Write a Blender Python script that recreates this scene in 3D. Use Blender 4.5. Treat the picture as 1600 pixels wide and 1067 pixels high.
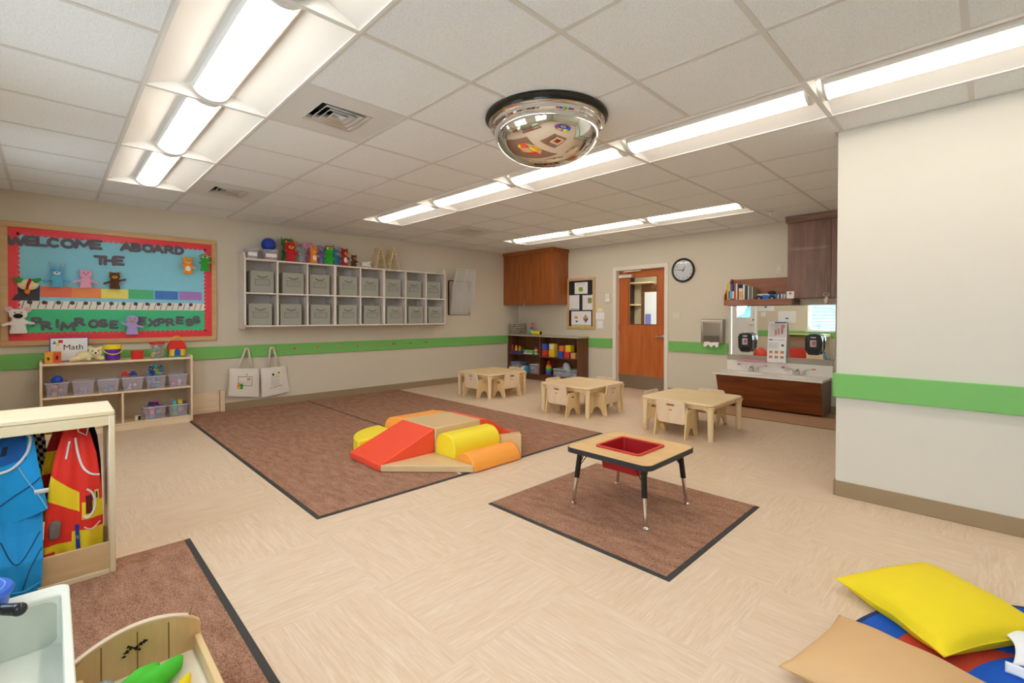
import bpy, bmesh, math, random
from mathutils import Vector, Matrix
random.seed(7)
for o in list(bpy.data.objects): bpy.data.objects.remove(o)
C = bpy.context.scene.collection
SC = bpy.context.scene
PI = math.pi

# ------------------------------------------------------------------ camera
YAW, PITCH, ROLL, FPX, CYP = .7943, .0103, .0013, 733.684, 501.724
CAMZ = 1.187
CZ = 2.409          # ceiling
XL, YB = -6.685, 6.75   # left wall, back wall
XR, YR = -.714, 3.73    # corner of the projecting wall
YF, XE = -.6, 2.0       # front wall (behind camera), right wall
cF = Vector((-math.sin(YAW)*math.cos(PITCH), math.cos(YAW)*math.cos(PITCH), -math.sin(PITCH)))
cR = Vector((math.cos(YAW), math.sin(YAW), 0)); cU = cR.cross(cF)
cX = cR*math.cos(ROLL)+cU*math.sin(ROLL); cY = -cR*math.sin(ROLL)+cU*math.cos(ROLL)
cam = bpy.data.cameras.new('camera'); camo = bpy.data.objects.new('camera', cam); C.objects.link(camo)
mw = Matrix((cX, cY, -cF)).transposed().to_4x4(); mw.translation = (0, 0, CAMZ); camo.matrix_world = mw
cam.sensor_width = 36; cam.lens = FPX*36/1600; cam.shift_y = (CYP-533.5)/1600; cam.clip_start = .02
SC.camera = camo
CAM = Vector((0, 0, CAMZ))
def _ray(u, v): return cF+cX*(u-800)/FPX+cY*(CYP-v)/FPX
def PX(u, v, x): d = _ray(u, v); return CAM+d*(x/d.x)      # where a sight line meets the plane X = x
def PY(u, v, y): d = _ray(u, v); return CAM+d*(y/d.y)
def PZ(u, v, z): d = _ray(u, v); return CAM+d*((z-CAMZ)/d.z)

# ------------------------------------------------------------------ world, colour management
SC.view_settings.view_transform = 'Standard'; SC.view_settings.look = 'None'
SC.view_settings.gamma = 1; SC.view_settings.use_curve_mapping = False
SC.view_settings.exposure = 0.38
w = bpy.data.worlds.new('sky'); SC.world = w; w.use_nodes = True
w.node_tree.nodes['Background'].inputs[0].default_value = (.76, .88, 1, 1)
w.node_tree.nodes['Background'].inputs[1].default_value = 10.0
LIGHT = 8.2           # strength of the ceiling diffusers
for nm, x0, x1, z0, z1 in (('window_daylight_near', -3.33, -1.95, .82, 2.05), ('window_daylight_far', -.9, .6, .82, 2.05)):
    l = bpy.data.lights.new(nm, 'AREA'); l.shape = 'RECTANGLE'; l.size = x1-x0; l.size_y = z1-z0; l.energy = 1
    lo = bpy.data.objects.new(nm, l); C.objects.link(lo); lo.location = ((x0+x1)/2, YF-.13, (z0+z1)/2)
    lo.rotation_euler = (PI/2, 0, PI); l.cycles.is_portal = True

# ------------------------------------------------------------------ materials
def lin(h):
    if isinstance(h, str):
        h = h.lstrip('#'); c = [int(h[i:i+2], 16)/255 for i in (0, 2, 4)]
    else: c = [x/255 for x in h]
    return [(x/12.92 if x <= .04045 else ((x+.055)/1.055)**2.4) for x in c]
MATS = {}
def _new(name):
    m = bpy.data.materials.new(name); m.use_nodes = True; nt = m.node_tree
    return m, nt, nt.nodes['Principled BSDF'], nt.links
def M(col, rough=.55, metal=0, var=.05, scale=30, bump=0, bscale=200, spec=.5, alpha=1, trans=0, emit=0, sheen=0, coat=0, ior=1.45):
    key = (tuple(col) if not isinstance(col, str) else col, rough, metal, var, scale, bump, bscale, spec, alpha, trans, emit, sheen, coat)
    if key in MATS: return MATS[key]
    m, nt, b, L = _new('mat_%03d' % len(MATS)); c = lin(col); N = nt.nodes
    tc = N.new('ShaderNodeTexCoord'); nz = N.new('ShaderNodeTexNoise'); nz.inputs['Scale'].default_value = scale; nz.inputs['Detail'].default_value = 3
    L.new(tc.outputs['Object'], nz.inputs['Vector'])
    mx = N.new('ShaderNodeMix'); mx.data_type = 'RGBA'
    mx.inputs[6].default_value = [min(1, x*(1-var)) for x in c]+[1]; mx.inputs[7].default_value = [min(1, x*(1+var)) for x in c]+[1]
    L.new(nz.outputs['Fac'], mx.inputs[0]); L.new(mx.outputs[2], b.inputs['Base Color'])
    b.inputs['Roughness'].default_value = rough; b.inputs['Metallic'].default_value = metal
    b.inputs['Specular IOR Level'].default_value = spec; b.inputs['IOR'].default_value = ior
    b.inputs['Transmission Weight'].default_value = trans; b.inputs['Alpha'].default_value = alpha
    if sheen: b.inputs['Sheen Weight'].default_value = sheen
    if coat: b.inputs['Coat Weight'].default_value = coat
    if emit: b.inputs['Emission Color'].default_value = c+[1]; b.inputs['Emission Strength'].default_value = emit
    if bump:
        n2 = N.new('ShaderNodeTexNoise'); n2.inputs['Scale'].default_value = bscale; n2.inputs['Detail'].default_value = 2
        L.new(tc.outputs['Object'], n2.inputs['Vector'])
        bp = N.new('ShaderNodeBump'); bp.inputs['Strength'].default_value = bump; bp.inputs['Distance'].default_value = .003
        L.new(n2.outputs['Fac'], bp.inputs['Height']); L.new(bp.outputs[0], b.inputs['Normal'])
    MATS[key] = m; return m
def wood(name, light, dark, axis='z', rough=.4, scale=18, contrast=1., coat=.1):
    key = (name, axis)
    if key in MATS: return MATS[key]
    m, nt, b, L = _new('%s_%s' % (name, axis)); N = nt.nodes
    tc = N.new('ShaderNodeTexCoord'); mp = N.new('ShaderNodeMapping')
    mp.inputs['Scale'].default_value = [(.9 if a == axis else 9) for a in 'xyz']
    nz = N.new('ShaderNodeTexNoise'); nz.inputs['Scale'].default_value = scale/9; nz.inputs['Detail'].default_value = 7; nz.inputs['Roughness'].default_value = .6; nz.inputs['Distortion'].default_value = .35
    cr = N.new('ShaderNodeValToRGB'); cr.color_ramp.elements[0].position = .32/contrast if contrast < 1 else .32; cr.color_ramp.elements[1].position = .68
    cr.color_ramp.elements[0].color = lin(dark)+[1]; cr.color_ramp.elements[1].color = lin(light)+[1]
    L.new(tc.outputs['Object'], mp.inputs[0]); L.new(mp.outputs[0], nz.inputs['Vector']); L.new(nz.outputs['Fac'], cr.inputs[0]); L.new(cr.outputs[0], b.inputs['Base Color'])
    b.inputs['Roughness'].default_value = rough; b.inputs['Coat Weight'].default_value = coat
    MATS[key] = m; return m
def maple(a='z'): return wood('maple', '#f6dfb6', '#ecca95', a)
def birch(a='z'): return wood('birch', '#f3e0c6', '#e8ceac', a)
def walnut(a='z'): return wood('walnut', '#7d4a2a', '#552d17', a, rough=.35)
def cherry(a='z'): return wood('cherry', '#a9602a', '#8a4618', a, rough=.3)
def greywood(a='z'): return wood('greywalnut', '#8e6a5c', '#70503f', a, rough=.4)

def floor_mat():
    m, nt, b, L = _new('linoleum_tiles'); N = nt.nodes
    tc = N.new('ShaderNodeTexCoord'); ck = N.new('ShaderNodeTexChecker'); ck.inputs['Scale'].default_value = 1/.61
    ck.inputs[1].default_value = (1, 1, 1, 1); ck.inputs[2].default_value = (0, 0, 0, 1)
    mo = N.new('ShaderNodeMapping'); mo.inputs['Location'].default_value = (.05, .2, .01)
    L.new(tc.outputs['Object'], mo.inputs[0]); L.new(mo.outputs[0], ck.inputs['Vector'])
    outs = []
    for sc in ((4.5, 62, 1), (62, 4.5, 1)):
        mp = N.new('ShaderNodeMapping'); mp.inputs['Scale'].default_value = sc; L.new(tc.outputs['Object'], mp.inputs[0])
        nz = N.new('ShaderNodeTexNoise'); nz.inputs['Scale'].default_value = 1; nz.inputs['Detail'].default_value = 6; nz.inputs['Roughness'].default_value = .68; nz.inputs['Distortion'].default_value = 1.3
        L.new(mp.outputs[0], nz.inputs['Vector']); outs.append(nz.outputs['Fac'])
    mx = N.new('ShaderNodeMix'); mx.data_type = 'FLOAT'; L.new(ck.outputs['Fac'], mx.inputs[0]); L.new(outs[0], mx.inputs[2]); L.new(outs[1], mx.inputs[3])
    cr = N.new('ShaderNodeValToRGB'); e = cr.color_ramp.elements
    e[0].position = .2; e[0].color = lin('#cfb092')+[1]; e[1].position = .8; e[1].color = lin('#e8dac8')+[1]
    x = e.new(.5); x.color = lin('#dcc5ac')+[1]
    L.new(mx.outputs[0], cr.inputs[0]); L.new(cr.outputs[0], b.inputs['Base Color'])
    b.inputs['Roughness'].default_value = .42; b.inputs['Specular IOR Level'].default_value = .35
    return m
def carpet_mat():
    m, nt, b, L = _new('mat_carpet'); N = nt.nodes
    tc = N.new('ShaderNodeTexCoord')
    n1 = N.new('ShaderNodeTexNoise'); n1.inputs['Scale'].default_value = 190; n1.inputs['Detail'].default_value = 2
    n2 = N.new('ShaderNodeTexNoise'); n2.inputs['Scale'].default_value = 7; n2.inputs['Detail'].default_value = 5
    mp = N.new('ShaderNodeMapping'); mp.inputs['Scale'].default_value = (1, 3, 1)
    L.new(tc.outputs['Object'], n1.inputs['Vector']); L.new(tc.outputs['Object'], mp.inputs[0]); L.new(mp.outputs[0], n2.inputs['Vector'])
    mx = N.new('ShaderNodeMix'); mx.data_type = 'FLOAT'; mx.inputs[0].default_value = .3; L.new(n1.outputs['Fac'], mx.inputs[2]); L.new(n2.outputs['Fac'], mx.inputs[3])
    cr = N.new('ShaderNodeValToRGB'); e = cr.color_ramp.elements; e[0].position = .36; e[0].color = lin('#7a5544')+[1]; e[1].position = .64; e[1].color = lin('#bb927b')+[1]
    L.new(mx.outputs[0], cr.inputs[0]); L.new(cr.outputs[0], b.inputs['Base Color'])
    b.inputs['Roughness'].default_value = .95; b.inputs['Specular IOR Level'].default_value = .1
    bp = N.new('ShaderNodeBump'); bp.inputs['Strength'].default_value = .5; bp.inputs['Distance'].default_value = .004
    L.new(n1.outputs['Fac'], bp.inputs['Height']); L.new(bp.outputs[0], b.inputs['Normal'])
    return m
def tile_mat():
    m, nt, b, L = _new('ceiling_tile'); N = nt.nodes
    tc = N.new('ShaderNodeTexCoord'); n1 = N.new('ShaderNodeTexNoise'); n1.inputs['Scale'].default_value = 130; n1.inputs['Detail'].default_value = 3
    L.new(tc.outputs['Object'], n1.inputs['Vector'])
    cr = N.new('ShaderNodeValToRGB'); e = cr.color_ramp.elements; e[0].position = .3; e[0].color = lin('#e0e5e7')+[1]; e[1].position = .55; e[1].color = lin('#f0f4f6')+[1]
    L.new(n1.outputs['Fac'], cr.inputs[0]); L.new(cr.outputs[0], b.inputs['Base Color']); b.inputs['Roughness'].default_value = .9
    return m
CARPET = carpet_mat(); TILE = tile_mat(); FLOOR = floor_mat()
WALL = M('#dad1bf', .7, var=.015, scale=6)
STRIPE = M('#7cc268', .45, var=.02)
BASEB = M('#a08a6c', .5, var=.03)
CNAMES = {'red': (215, 45, 45), 'blue': (50, 90, 200), 'dark blue': (40, 50, 120), 'light blue': (130, 175, 225), 'cyan': (60, 175, 210), 'green': (63, 170, 70), 'lime green': (145, 215, 60), 'yellow': (240, 205, 40), 'orange': (240, 135, 45), 'pink': (235, 110, 165), 'pale pink': (240, 185, 205),
          'purple': (138, 86, 184), 'lilac': (160, 140, 205), 'white': (243, 243, 243), 'grey': (175, 175, 195), 'pale green': (130, 200, 125), 'tan': (228, 180, 115), 'cream': (232, 212, 165), 'grey-blue': (120, 135, 180)}
def cname(h):
    c = [int(h.lstrip('#')[i:i+2], 16) for i in (0, 2, 4)]; return min(CNAMES, key=lambda k: sum((a-b)**2 for a, b in zip(c, CNAMES[k])))
WHITE = M('#f2f1ee', .5, var=.01); CREAM = M('#e9e3d6', .5, var=.01)
BLACK = M('#161616', .4); CHROME = M('#d8d8d8', .12, 1, var=.01); STEEL = M('#a9a39b', .32, 1, var=.05)
RUBBER = M('#3b3a3b', .7); FIX = M('#ececea', .35, var=.01)
CLEARP = M('#dcd6ec', .15, alpha=.25, var=.02)
def glass_mat():
    m, nt, b, L = _new('thin_glass'); N = nt.nodes; N.remove(b)
    tr = N.new('ShaderNodeBsdfTransparent'); gl = N.new('ShaderNodeBsdfGlossy'); gl.inputs['Roughness'].default_value = .02
    tr.inputs[0].default_value = (.96, .98, .97, 1); nz = N.new('ShaderNodeTexNoise'); nz.inputs['Scale'].default_value = 2
    mr = N.new('ShaderNodeMapRange'); mr.inputs['To Min'].default_value = .025; mr.inputs['To Max'].default_value = .04; L.new(nz.outputs['Fac'], mr.inputs['Value'])
    mx = N.new('ShaderNodeMixShader'); L.new(mr.outputs[0], mx.inputs[0]); L.new(tr.outputs[0], mx.inputs[1]); L.new(gl.outputs[0], mx.inputs[2]); L.new(mx.outputs[0], N['Material Output'].inputs[0]); return m
GLASS = glass_mat()

# ------------------------------------------------------------------ mesh builder
class MB:
    def __init__(s): s.v = []; s.f = []; s.m = []
    def add(s, vs, fs, mi=0):
        n = len(s.v); s.v += [Vector(v) for v in vs]; s.f += [[i+n for i in f] for f in fs]; s.m += [mi]*len(fs); return s
    def box(s, x0, x1, y0, y1, z0, z1, mi=0, T=None):
        vs = [Vector((x, y, z)) for x in (x0, x1) for y in (y0, y1) for z in (z0, z1)]
        if T: vs = [T @ v for v in vs]
        return s.add(vs, [(0, 1, 3, 2), (4, 6, 7, 5), (0, 4, 5, 1), (2, 3, 7, 6), (0, 2, 6, 4), (1, 5, 7, 3)], mi)
    def cyl(s, p0, p1, r0, r1=None, n=16, mi=0, cap=True):
        r1 = r0 if r1 is None else r1; p0 = Vector(p0); p1 = Vector(p1); d = (p1-p0).normalized()
        a = d.orthogonal().normalized(); b = d.cross(a)
        vs = [p+(a*math.cos(2*PI*i/n)+b*math.sin(2*PI*i/n))*r for p, r in ((p0, r0), (p1, r1)) for i in range(n)]
        fs = [(i, (i+1) % n, n+(i+1) % n, n+i) for i in range(n)]
        if cap: fs += [tuple(range(n-1, -1, -1)), tuple(range(n, 2*n))]
        return s.add(vs, fs, mi)
    def tube(s, pts, r, n=8, closed=False, mi=0):
        pts = [Vector(p) for p in pts]; k = len(pts); rs = r if isinstance(r, (list, tuple)) else [r]*k; vs = []; fs = []; a = None
        for i, p in enumerate(pts):
            q0 = pts[(i-1) % k] if (i or closed) else pts[0]; q1 = pts[(i+1) % k] if (i < k-1 or closed) else pts[-1]
            d = (q1-q0).normalized()
            a = d.orthogonal().normalized() if a is None else (a-d*a.dot(d)).normalized()
            b = d.cross(a); vs += [p+(a*math.cos(2*PI*j/n)+b*math.sin(2*PI*j/n))*rs[i] for j in range(n)]
        for i in range(k if closed else k-1):
            for j in range(n): fs.append((i*n+j, i*n+(j+1) % n, ((i+1) % k)*n+(j+1) % n, ((i+1) % k)*n+j))
        if not closed: fs += [tuple(range(n-1, -1, -1)), tuple(range((k-1)*n, k*n))]
        return s.add(vs, fs, mi)
    def lathe(s, prof, c=(0, 0, 0), n=32, axis='z', mi=0, cap=True):
        c = Vector(c); vs = []; k = len(prof)
        for r, h in prof:
            for i in range(n):
                t = 2*PI*i/n; x, y = r*math.cos(t), r*math.sin(t)
                vs.append(c+(Vector((x, y, h)) if axis == 'z' else Vector((h, x, y)) if axis == 'x' else Vector((x, h, y))))
        fs = [(a*n+i, a*n+(i+1) % n, (a+1)*n+(i+1) % n, (a+1)*n+i) for a in range(k-1) for i in range(n)]
        if cap and prof[0][0] > 1e-4: fs.append(tuple(range(n)))
        if cap and prof[-1][0] > 1e-4: fs.append(tuple(range((k-1)*n, k*n)))
        return s.add(vs, fs, mi)
    def sph(s, c, r, n=16, k=10, mi=0, T=None):
        if not isinstance(r, (list, tuple)): r = (r, r, r)
        c = Vector(c); vs = []
        for a in range(1, k):
            t = PI*a/k
            for i in range(n):
                p = Vector((r[0]*math.sin(t)*math.cos(2*PI*i/n), r[1]*math.sin(t)*math.sin(2*PI*i/n), r[2]*math.cos(t)))
                vs.append(c+((T @ p) if T else p))
        top = len(vs); pz = Vector((0, 0, r[2])); vs += [c+((T @ pz) if T else pz), c-((T @ pz) if T else pz)]
        fs = [(a*n+i, a*n+(i+1) % n, (a+1)*n+(i+1) % n, (a+1)*n+i) for a in range(k-2) for i in range(n)]
        fs += [(top, (i+1) % n, i) for i in range(n)]+[(top+1, (k-2)*n+i, (k-2)*n+(i+1) % n) for i in range(n)]
        return s.add(vs, fs, mi)
    def prism(s, poly, f, d0, d1, mi=0):      # poly of 2d points; f(a, b, d) -> 3d
        n = len(poly); vs = [f(a, b, d) for d in (d0, d1) for a, b in poly]
        fs = [tuple(range(n-1, -1, -1)), tuple(range(n, 2*n))]+[(i, (i+1) % n, n+(i+1) % n, n+i) for i in range(n)]
        return s.add(vs, fs, mi)
    def grid(s, f, nu, nv, mi=0, closed_u=False, mf=None):
        vs = [f(i/nu, j/nv) for j in range(nv+1) for i in range(nu if closed_u else nu+1)]
        w_ = nu if closed_u else nu+1; n = len(s.v); s.v += [Vector(v) for v in vs]
        for j in range(nv):
            for i in range(nu):
                s.f.append([n+j*w_+i, n+j*w_+(i+1) % w_, n+(j+1)*w_+(i+1) % w_, n+(j+1)*w_+i]); s.m.append(mf((i+.5)/nu, (j+.5)/nv) if mf else mi)
        return s
    def move(s, T): s.v = [T @ v for v in s.v]; return s
    def mesh(s, name, mats, off=Vector((0, 0, 0)), smooth=True, ang=35):
        me = bpy.data.meshes.new(name); me.from_pydata([tuple(v-off) for v in s.v], [], s.f)
        for m in mats: me.materials.append(m)
        for p, mi in zip(me.polygons, s.m): p.material_index = mi
        bm = bmesh.new(); bm.from_mesh(me); bmesh.ops.recalc_face_normals(bm, faces=bm.faces); bm.to_mesh(me); bm.free()
        if smooth:
            for p in me.polygons: p.use_smooth = True
            me.set_sharp_from_angle(angle=math.radians(ang))
        return me
def T3(x=0, y=0, z=0, rx=0, ry=0, rz=0, s=1):
    return Matrix.Translation((x, y, z)) @ Matrix.Rotation(rz, 4, 'Z') @ Matrix.Rotation(ry, 4, 'Y') @ Matrix.Rotation(rx, 4, 'X') @ Matrix.Diagonal((s, s, s, 1))
def _mods(o, bevel, subs, solid, remesh):
    if remesh:
        m = o.modifiers.new('join', 'REMESH'); m.mode = 'VOXEL'; m.voxel_size = remesh; m.use_smooth_shade = True
        m = o.modifiers.new('soften', 'SMOOTH'); m.iterations = 4; m.factor = .6
    if solid: m = o.modifiers.new('thick', 'SOLIDIFY'); m.thickness = solid; m.offset = 0
    if subs: m = o.modifiers.new('sub', 'SUBSURF'); m.levels = m.render_levels = subs
    if bevel: m = o.modifiers.new('bevel', 'BEVEL'); m.width = bevel; m.segments = 2; m.limit_method = 'ANGLE'; m.angle_limit = math.radians(40)
def props(o, label, cat, group):
    if label: o['label'] = label
    if cat: o['category'] = cat
    if group: o['group'] = group
def thing(name, label, cat, loc=(0, 0, 0), group=None, world=True, rz=0):
    o = bpy.data.objects.new(name, None); C.objects.link(o); o.location = loc; o.rotation_euler = (0, 0, rz); o.empty_display_size = .05
    props(o, label, cat, group); o['_w'] = 1 if world else 0; return o
def _root(o):
    while o.parent: o = o.parent
    return o
def part(t, name, mb, mats, bevel=0, subs=0, solid=0, remesh=0, smooth=True, ang=35, label=None):
    r = _root(t); off = Vector(r.location) if r.get('_w') else Vector((0, 0, 0))
    if not isinstance(mats, (list, tuple)): mats = [mats]
    o = bpy.data.objects.new(name, mb.mesh(name, mats, off, smooth, ang)); C.objects.link(o); o.parent = t
    _mods(o, bevel, subs, solid, remesh)
    if label: o['label'] = label
    return o
def solo(name, mb, mats, label, cat, group=None, base=None, bevel=0, subs=0, solid=0, remesh=0, smooth=True, ang=35):
    if not isinstance(mats, (list, tuple)): mats = [mats]
    if base is None:
        xs = [v.x for v in mb.v]; ys = [v.y for v in mb.v]; base = Vector(((min(xs)+max(xs))/2, (min(ys)+max(ys))/2, min(v.z for v in mb.v)))
    base = Vector(base)
    o = bpy.data.objects.new(name, mb.mesh(name, mats, base, smooth, ang)); C.objects.link(o); o.location = base; o['_w'] = 1
    _mods(o, bevel, subs, solid, remesh); props(o, label, cat, group); return o
def struct(name, mb, mats, parent=None, bevel=0, smooth=True):
    if not isinstance(mats, (list, tuple)): mats = [mats]
    o = bpy.data.objects.new(name, mb.mesh(name, mats, smooth=smooth)); C.objects.link(o); _mods(o, bevel, 0, 0, 0)
    if parent: o.parent = parent
    else: o['kind'] = 'structure'; o['_w'] = 1
    return o
def dup(o, loc, rz=None, label=None, parent=None):
    c = o.copy(); C.objects.link(c)
    if parent: c.parent = parent
    else:
        c.location = loc
        if rz is not None: c.rotation_euler = (0, 0, rz)
        if label: c['label'] = label
    for ch in list(o.children): dup(ch, None, parent=c)
    return c
def text(s, size, depth, f, fat=0, spacing=1.0, rot=0, align='LEFT'):   # letters as a mesh; f(a, b, d) -> 3d
    cu = bpy.data.curves.new('t', 'FONT'); cu.body = s; cu.size = size; cu.extrude = depth/2; cu.offset = fat; cu.resolution_u = 3; cu.space_character = spacing; cu.align_x = align
    ob = bpy.data.objects.new('t', cu); C.objects.link(ob); bpy.context.view_layer.update()
    dg = bpy.context.evaluated_depsgraph_get(); me = bpy.data.meshes.new_from_object(ob.evaluated_get(dg))
    mb = MB(); c, sn = math.cos(rot), math.sin(rot)
    mb.add([f(v.co.x*c-v.co.y*sn, v.co.x*sn+v.co.y*c, v.co.z+depth/2) for v in me.vertices], [list(p.vertices) for p in me.polygons])
    bpy.data.objects.remove(ob); bpy.data.curves.remove(cu); bpy.data.meshes.remove(me); return mb
def arc(cx, cy, r, a0, a1, n): return [(cx+r*math.cos(a0+(a1-a0)*i/n), cy+r*math.sin(a0+(a1-a0)*i/n)) for i in range(n+1)]
def rrect(x0, x1, y0, y1, r, n=4):
    return arc(x1-r, y1-r, r, 0, PI/2, n)+arc(x0+r, y1-r, r, PI/2, PI, n)+arc(x0+r, y0+r, r, PI, 1.5*PI, n)+arc(x1-r, y0+r, r, 1.5*PI, 2*PI, n)
fXY = lambda a, b, d: Vector((a, b, d))
def WL(a, b, d): return Vector((XL+d, a, b))      # on the left wall: a along Y, b up, d out of the wall
def WB(a, b, d): return Vector((a, YB-d, b))      # on the back wall

# ================================================================== SHELL
DX0, DX1, DZ1 = -4.40, -3.50, 1.965     # opening of door_1 in the back wall
struct('floor', MB().box(XL-.2, XE+.2, YF-.2, YB+2.6, -.1, 0), FLOOR)
struct('wall_left', MB().box(XL-.15, XL, YF-.15, YB, 0, CZ+.3), WALL)
b = MB().box(XL, DX0, YB, YB+.16, 0, CZ+.3).box(DX1, XR+.3, YB, YB+.16, 0, CZ+.3).box(DX0, DX1, YB, YB+.16, DZ1, CZ+.3)
struct('wall_back', b, WALL)
struct('wall_right', MB().box(XE, XE+.15, YF-.15, YR, 0, CZ+.3), WALL)
b = MB().box(XR, XE+.15, YR, YR+.12, 0, CZ+.3).box(XR, XR+.12, YR+.12, YB, 0, CZ+.3)
struct('wall_pier', b, M('#e1ddd3', .7, var=.015, scale=6))
# front wall with a door and two windows (seen in the mirrors)
FD = (-5.27, -4.60, 1.98); W1 = (-3.33, -1.95, .82, 2.05); W2 = (-.9, .6, .82, 2.05)
b = MB().box(XL-.15, FD[0], YF-.15, YF, 0, CZ+.3).box(FD[0], FD[1], YF-.15, YF, FD[2], CZ+.3).box(FD[1], W1[0], YF-.15, YF, 0, CZ+.3)
for wd, nx in ((W1, W2[0]), (W2, XE+.15)):
    b.box(wd[0], wd[1], YF-.15, YF, 0, wd[2]).box(wd[0], wd[1], YF-.15, YF, wd[3], CZ+.3).box(wd[1], nx, YF-.15, YF, 0, CZ+.3)
struct('wall_front', b, WALL)
# baseboards
BH = .1
for nm, bb in (('left', (XL, XL+.012, YF, YB)), ('back', (-4.94, DX0-.055, YB-.012, YB)), ('back_right', (DX1+.055, XR, YB-.012, YB)), ('pier', (XR, XE, YR-.012, YR)), ('pier_side', (XR-.012, XR, YR-.012, YB-.012)),
               ('right', (XE-.012, XE, YF, YR-.012)), ('front', (FD[1]+.06, XE-.012, YF, YF+.012)), ('front_left', (XL+.012, FD[0]-.06, YF, YF+.012))):
    struct('baseboard_'+nm, MB().box(*bb, 0, BH), BASEB, bevel=.003)
# green wall rails
SZ0, SZ1 = .656, .812
k = 1
for bb, z0, z1 in (((XL, XL+.018, YF+.02, 6.44), SZ0, SZ1), ((-4.935, DX0-.06, YB-.018, YB), SZ0, SZ1), ((DX1+.06, -2.56, YB-.018, YB), SZ0, SZ1), ((XR-.012, XE, YR-.022, YR), SZ0, SZ1),
                   ((XR-.022, XR, YR, YB), SZ0, SZ1), ((FD[1]+.07, XE, YF, YF+.018), SZ0, SZ1), ((XE-.018, XE, YF+.02, YR-.022), SZ0, SZ1)):
    struct('trim_%d' % k, MB().box(*bb, z0, z1), STRIPE, bevel=.004); k += 1

# ------------------------------------------------------------------ ceiling: 2 ft tiles on a T-bar grid
G = .61; GX, GY = -1.912, .9616
FIXT = [(i, -1) for i in (-6, -4, -2, 0, 2)]+[(i, 3) for i in (-6, -4, -2, 0, 2, 4)]+[(i, 7) for i in (-6, -4, -2)]
VENTS = [(-2, 0), (-6, 0), (-6, 5)]
taken = {(i, j) for i, j in FIXT} | {(i+1, j) for i, j in FIXT} | set(VENTS)
tl = MB(); gr = MB()
for i in range(-9, 8):
    for j in range(-4, 11):
        x0, x1, y0, y1 = GX+G*i, GX+G*(i+1), GY+G*j, GY+G*(j+1)
        x0 = max(x0, XL); x1 = min(x1, XE); y0 = max(y0, YF); y1 = min(y1, YB)
        if x1-x0 < .02 or y1-y0 < .02: continue
        if (i, j) in taken: continue
        tl.box(x0, x1, y0, y1, CZ, CZ+.02)
BW = .012
for i in range(-8, 8):
    x = GX+G*i
    if XL < x < XE:
        segs = []; y = YF
        for j in range(-4, 11):
            y0, y1 = max(YF, GY+G*j), min(YB, GY+G*(j+1))
            if y1 <= y0: continue
            if any(i == a+1 and j == c for a, c in FIXT): continue
            gr.box(x-BW, x+BW, y0+BW, y1-BW, CZ-.003, CZ+.001)
for j in range(-3, 11):
    y = GY+G*j
    if YF < y < YB: gr.box(XL, XE, y-BW, y+BW, CZ-.003, CZ+.001)
for bb in ((XL, XL+.02, YF, YB), (XL, XR, YB-.02, YB), (XR, XE, YR-.02, YR), (XR-.02, XR, YR-.02, YB), (XE-.02, XE, YF, YR), (XL, XE, YF, YF+.02)): gr.box(*bb, CZ-.004, CZ)
ce = struct('ceiling', tl, TILE, smooth=False); struct('ceiling_grid', gr, M('#d9d8d4', .5, var=.01), parent=ce, smooth=False)
struct('ceiling_slab', MB().box(XL-.2, XE+.2, YF-.2, YB+2.6, CZ+.3, CZ+.4), WHITE, parent=ce)

# ------------------------------------------------------------------ light fixtures
def fixture(x0, y0, label, first=[None]):
    if first[0]:
        return dup(first[0], (x0, y0, CZ), label=label)
    t = thing('ceiling_light', label, 'ceiling light', (x0, y0, CZ), 'recessed ceiling lights', world=False)
    L_, W_ = 2*G-.012, G-.012; o = .006+.006
    # white curved pan
    def pan(u, v):
        y = o+u*(W_-o); x = o+v*(L_-o); s = u*2-1
        return Vector((x, y, .001+.085*(1-abs(s)**1.6)))
    p = MB().grid(pan, 24, 2)
    for xe in (o, L_):
        poly = [(o+(W_-o)*i/24, .001+.085*(1-abs(i/12-1)**1.6)) for i in range(25)]
        p.add([Vector((xe, a, z)) for a, z in poly], [tuple(range(25))])
    part(t, 'reflector', p, FIX)
    fr = MB().box(0, 2*G, 0, .014, -.004, .004).box(0, 2*G, G-.014, G, -.004, .004).box(0, .014, .014, G-.014, -.004, .004).box(2*G-.014, 2*G, .014, G-.014, -.004, .004)
    part(t, 'frame', fr, FIX)
    yc = G/2; w2 = .080
    d = MB().grid(lambda u, v: Vector((.05+v*(2*G-.10), yc-w2*math.cos(PI*u), .062-.066*math.sin(PI*u))), 14, 1)
    part(t, 'diffuser', d, M('#fff4e4', .5, emit=LIGHT, var=0))
    for s in (-1, 1):
        part(t, 'added_shield', MB().prism([(yc+s*.083, .085), (yc+s*.083, .040), (yc+s*.088, .040), (yc+s*.092, .085)], lambda a, b_, dd: Vector((dd, a, b_)), .05, 2*G-.05), FIX)  # added opaque strips that keep the diffuser's light off the pan
    for xe, nx in ((.035, .05), (2*G-.05, 2*G-.035)):
        ep = MB().prism([(yc-.095*math.cos(PI*k/14), .07-.080*math.sin(PI*k/14)) for k in range(15)], lambda a, b_, dd: Vector((dd, a, b_)), xe, nx)
        part(t, 'end_cap', ep, FIX)
    first[0] = t; return t
names = {-1: 'in the left row', 3: 'in the long middle row', 7: 'in the far row'}
pos = {-1: {-6: 'nearest the left wall', -4: 'second from the left wall', -2: 'third from the left wall, largest in view', 0: 'cut off by the photo top', 2: 'past the photo top'},
       3: {-6: 'nearest the left wall', -4: 'second from the left wall', -2: 'partly behind the dome mirror', 0: 'just right of the dome mirror', 2: 'above the cream pier wall', 4: 'past the photo right'},
       7: {-6: 'above the brown wall cabinet', -4: 'middle of three', -2: 'right-hand of three'}}
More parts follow.
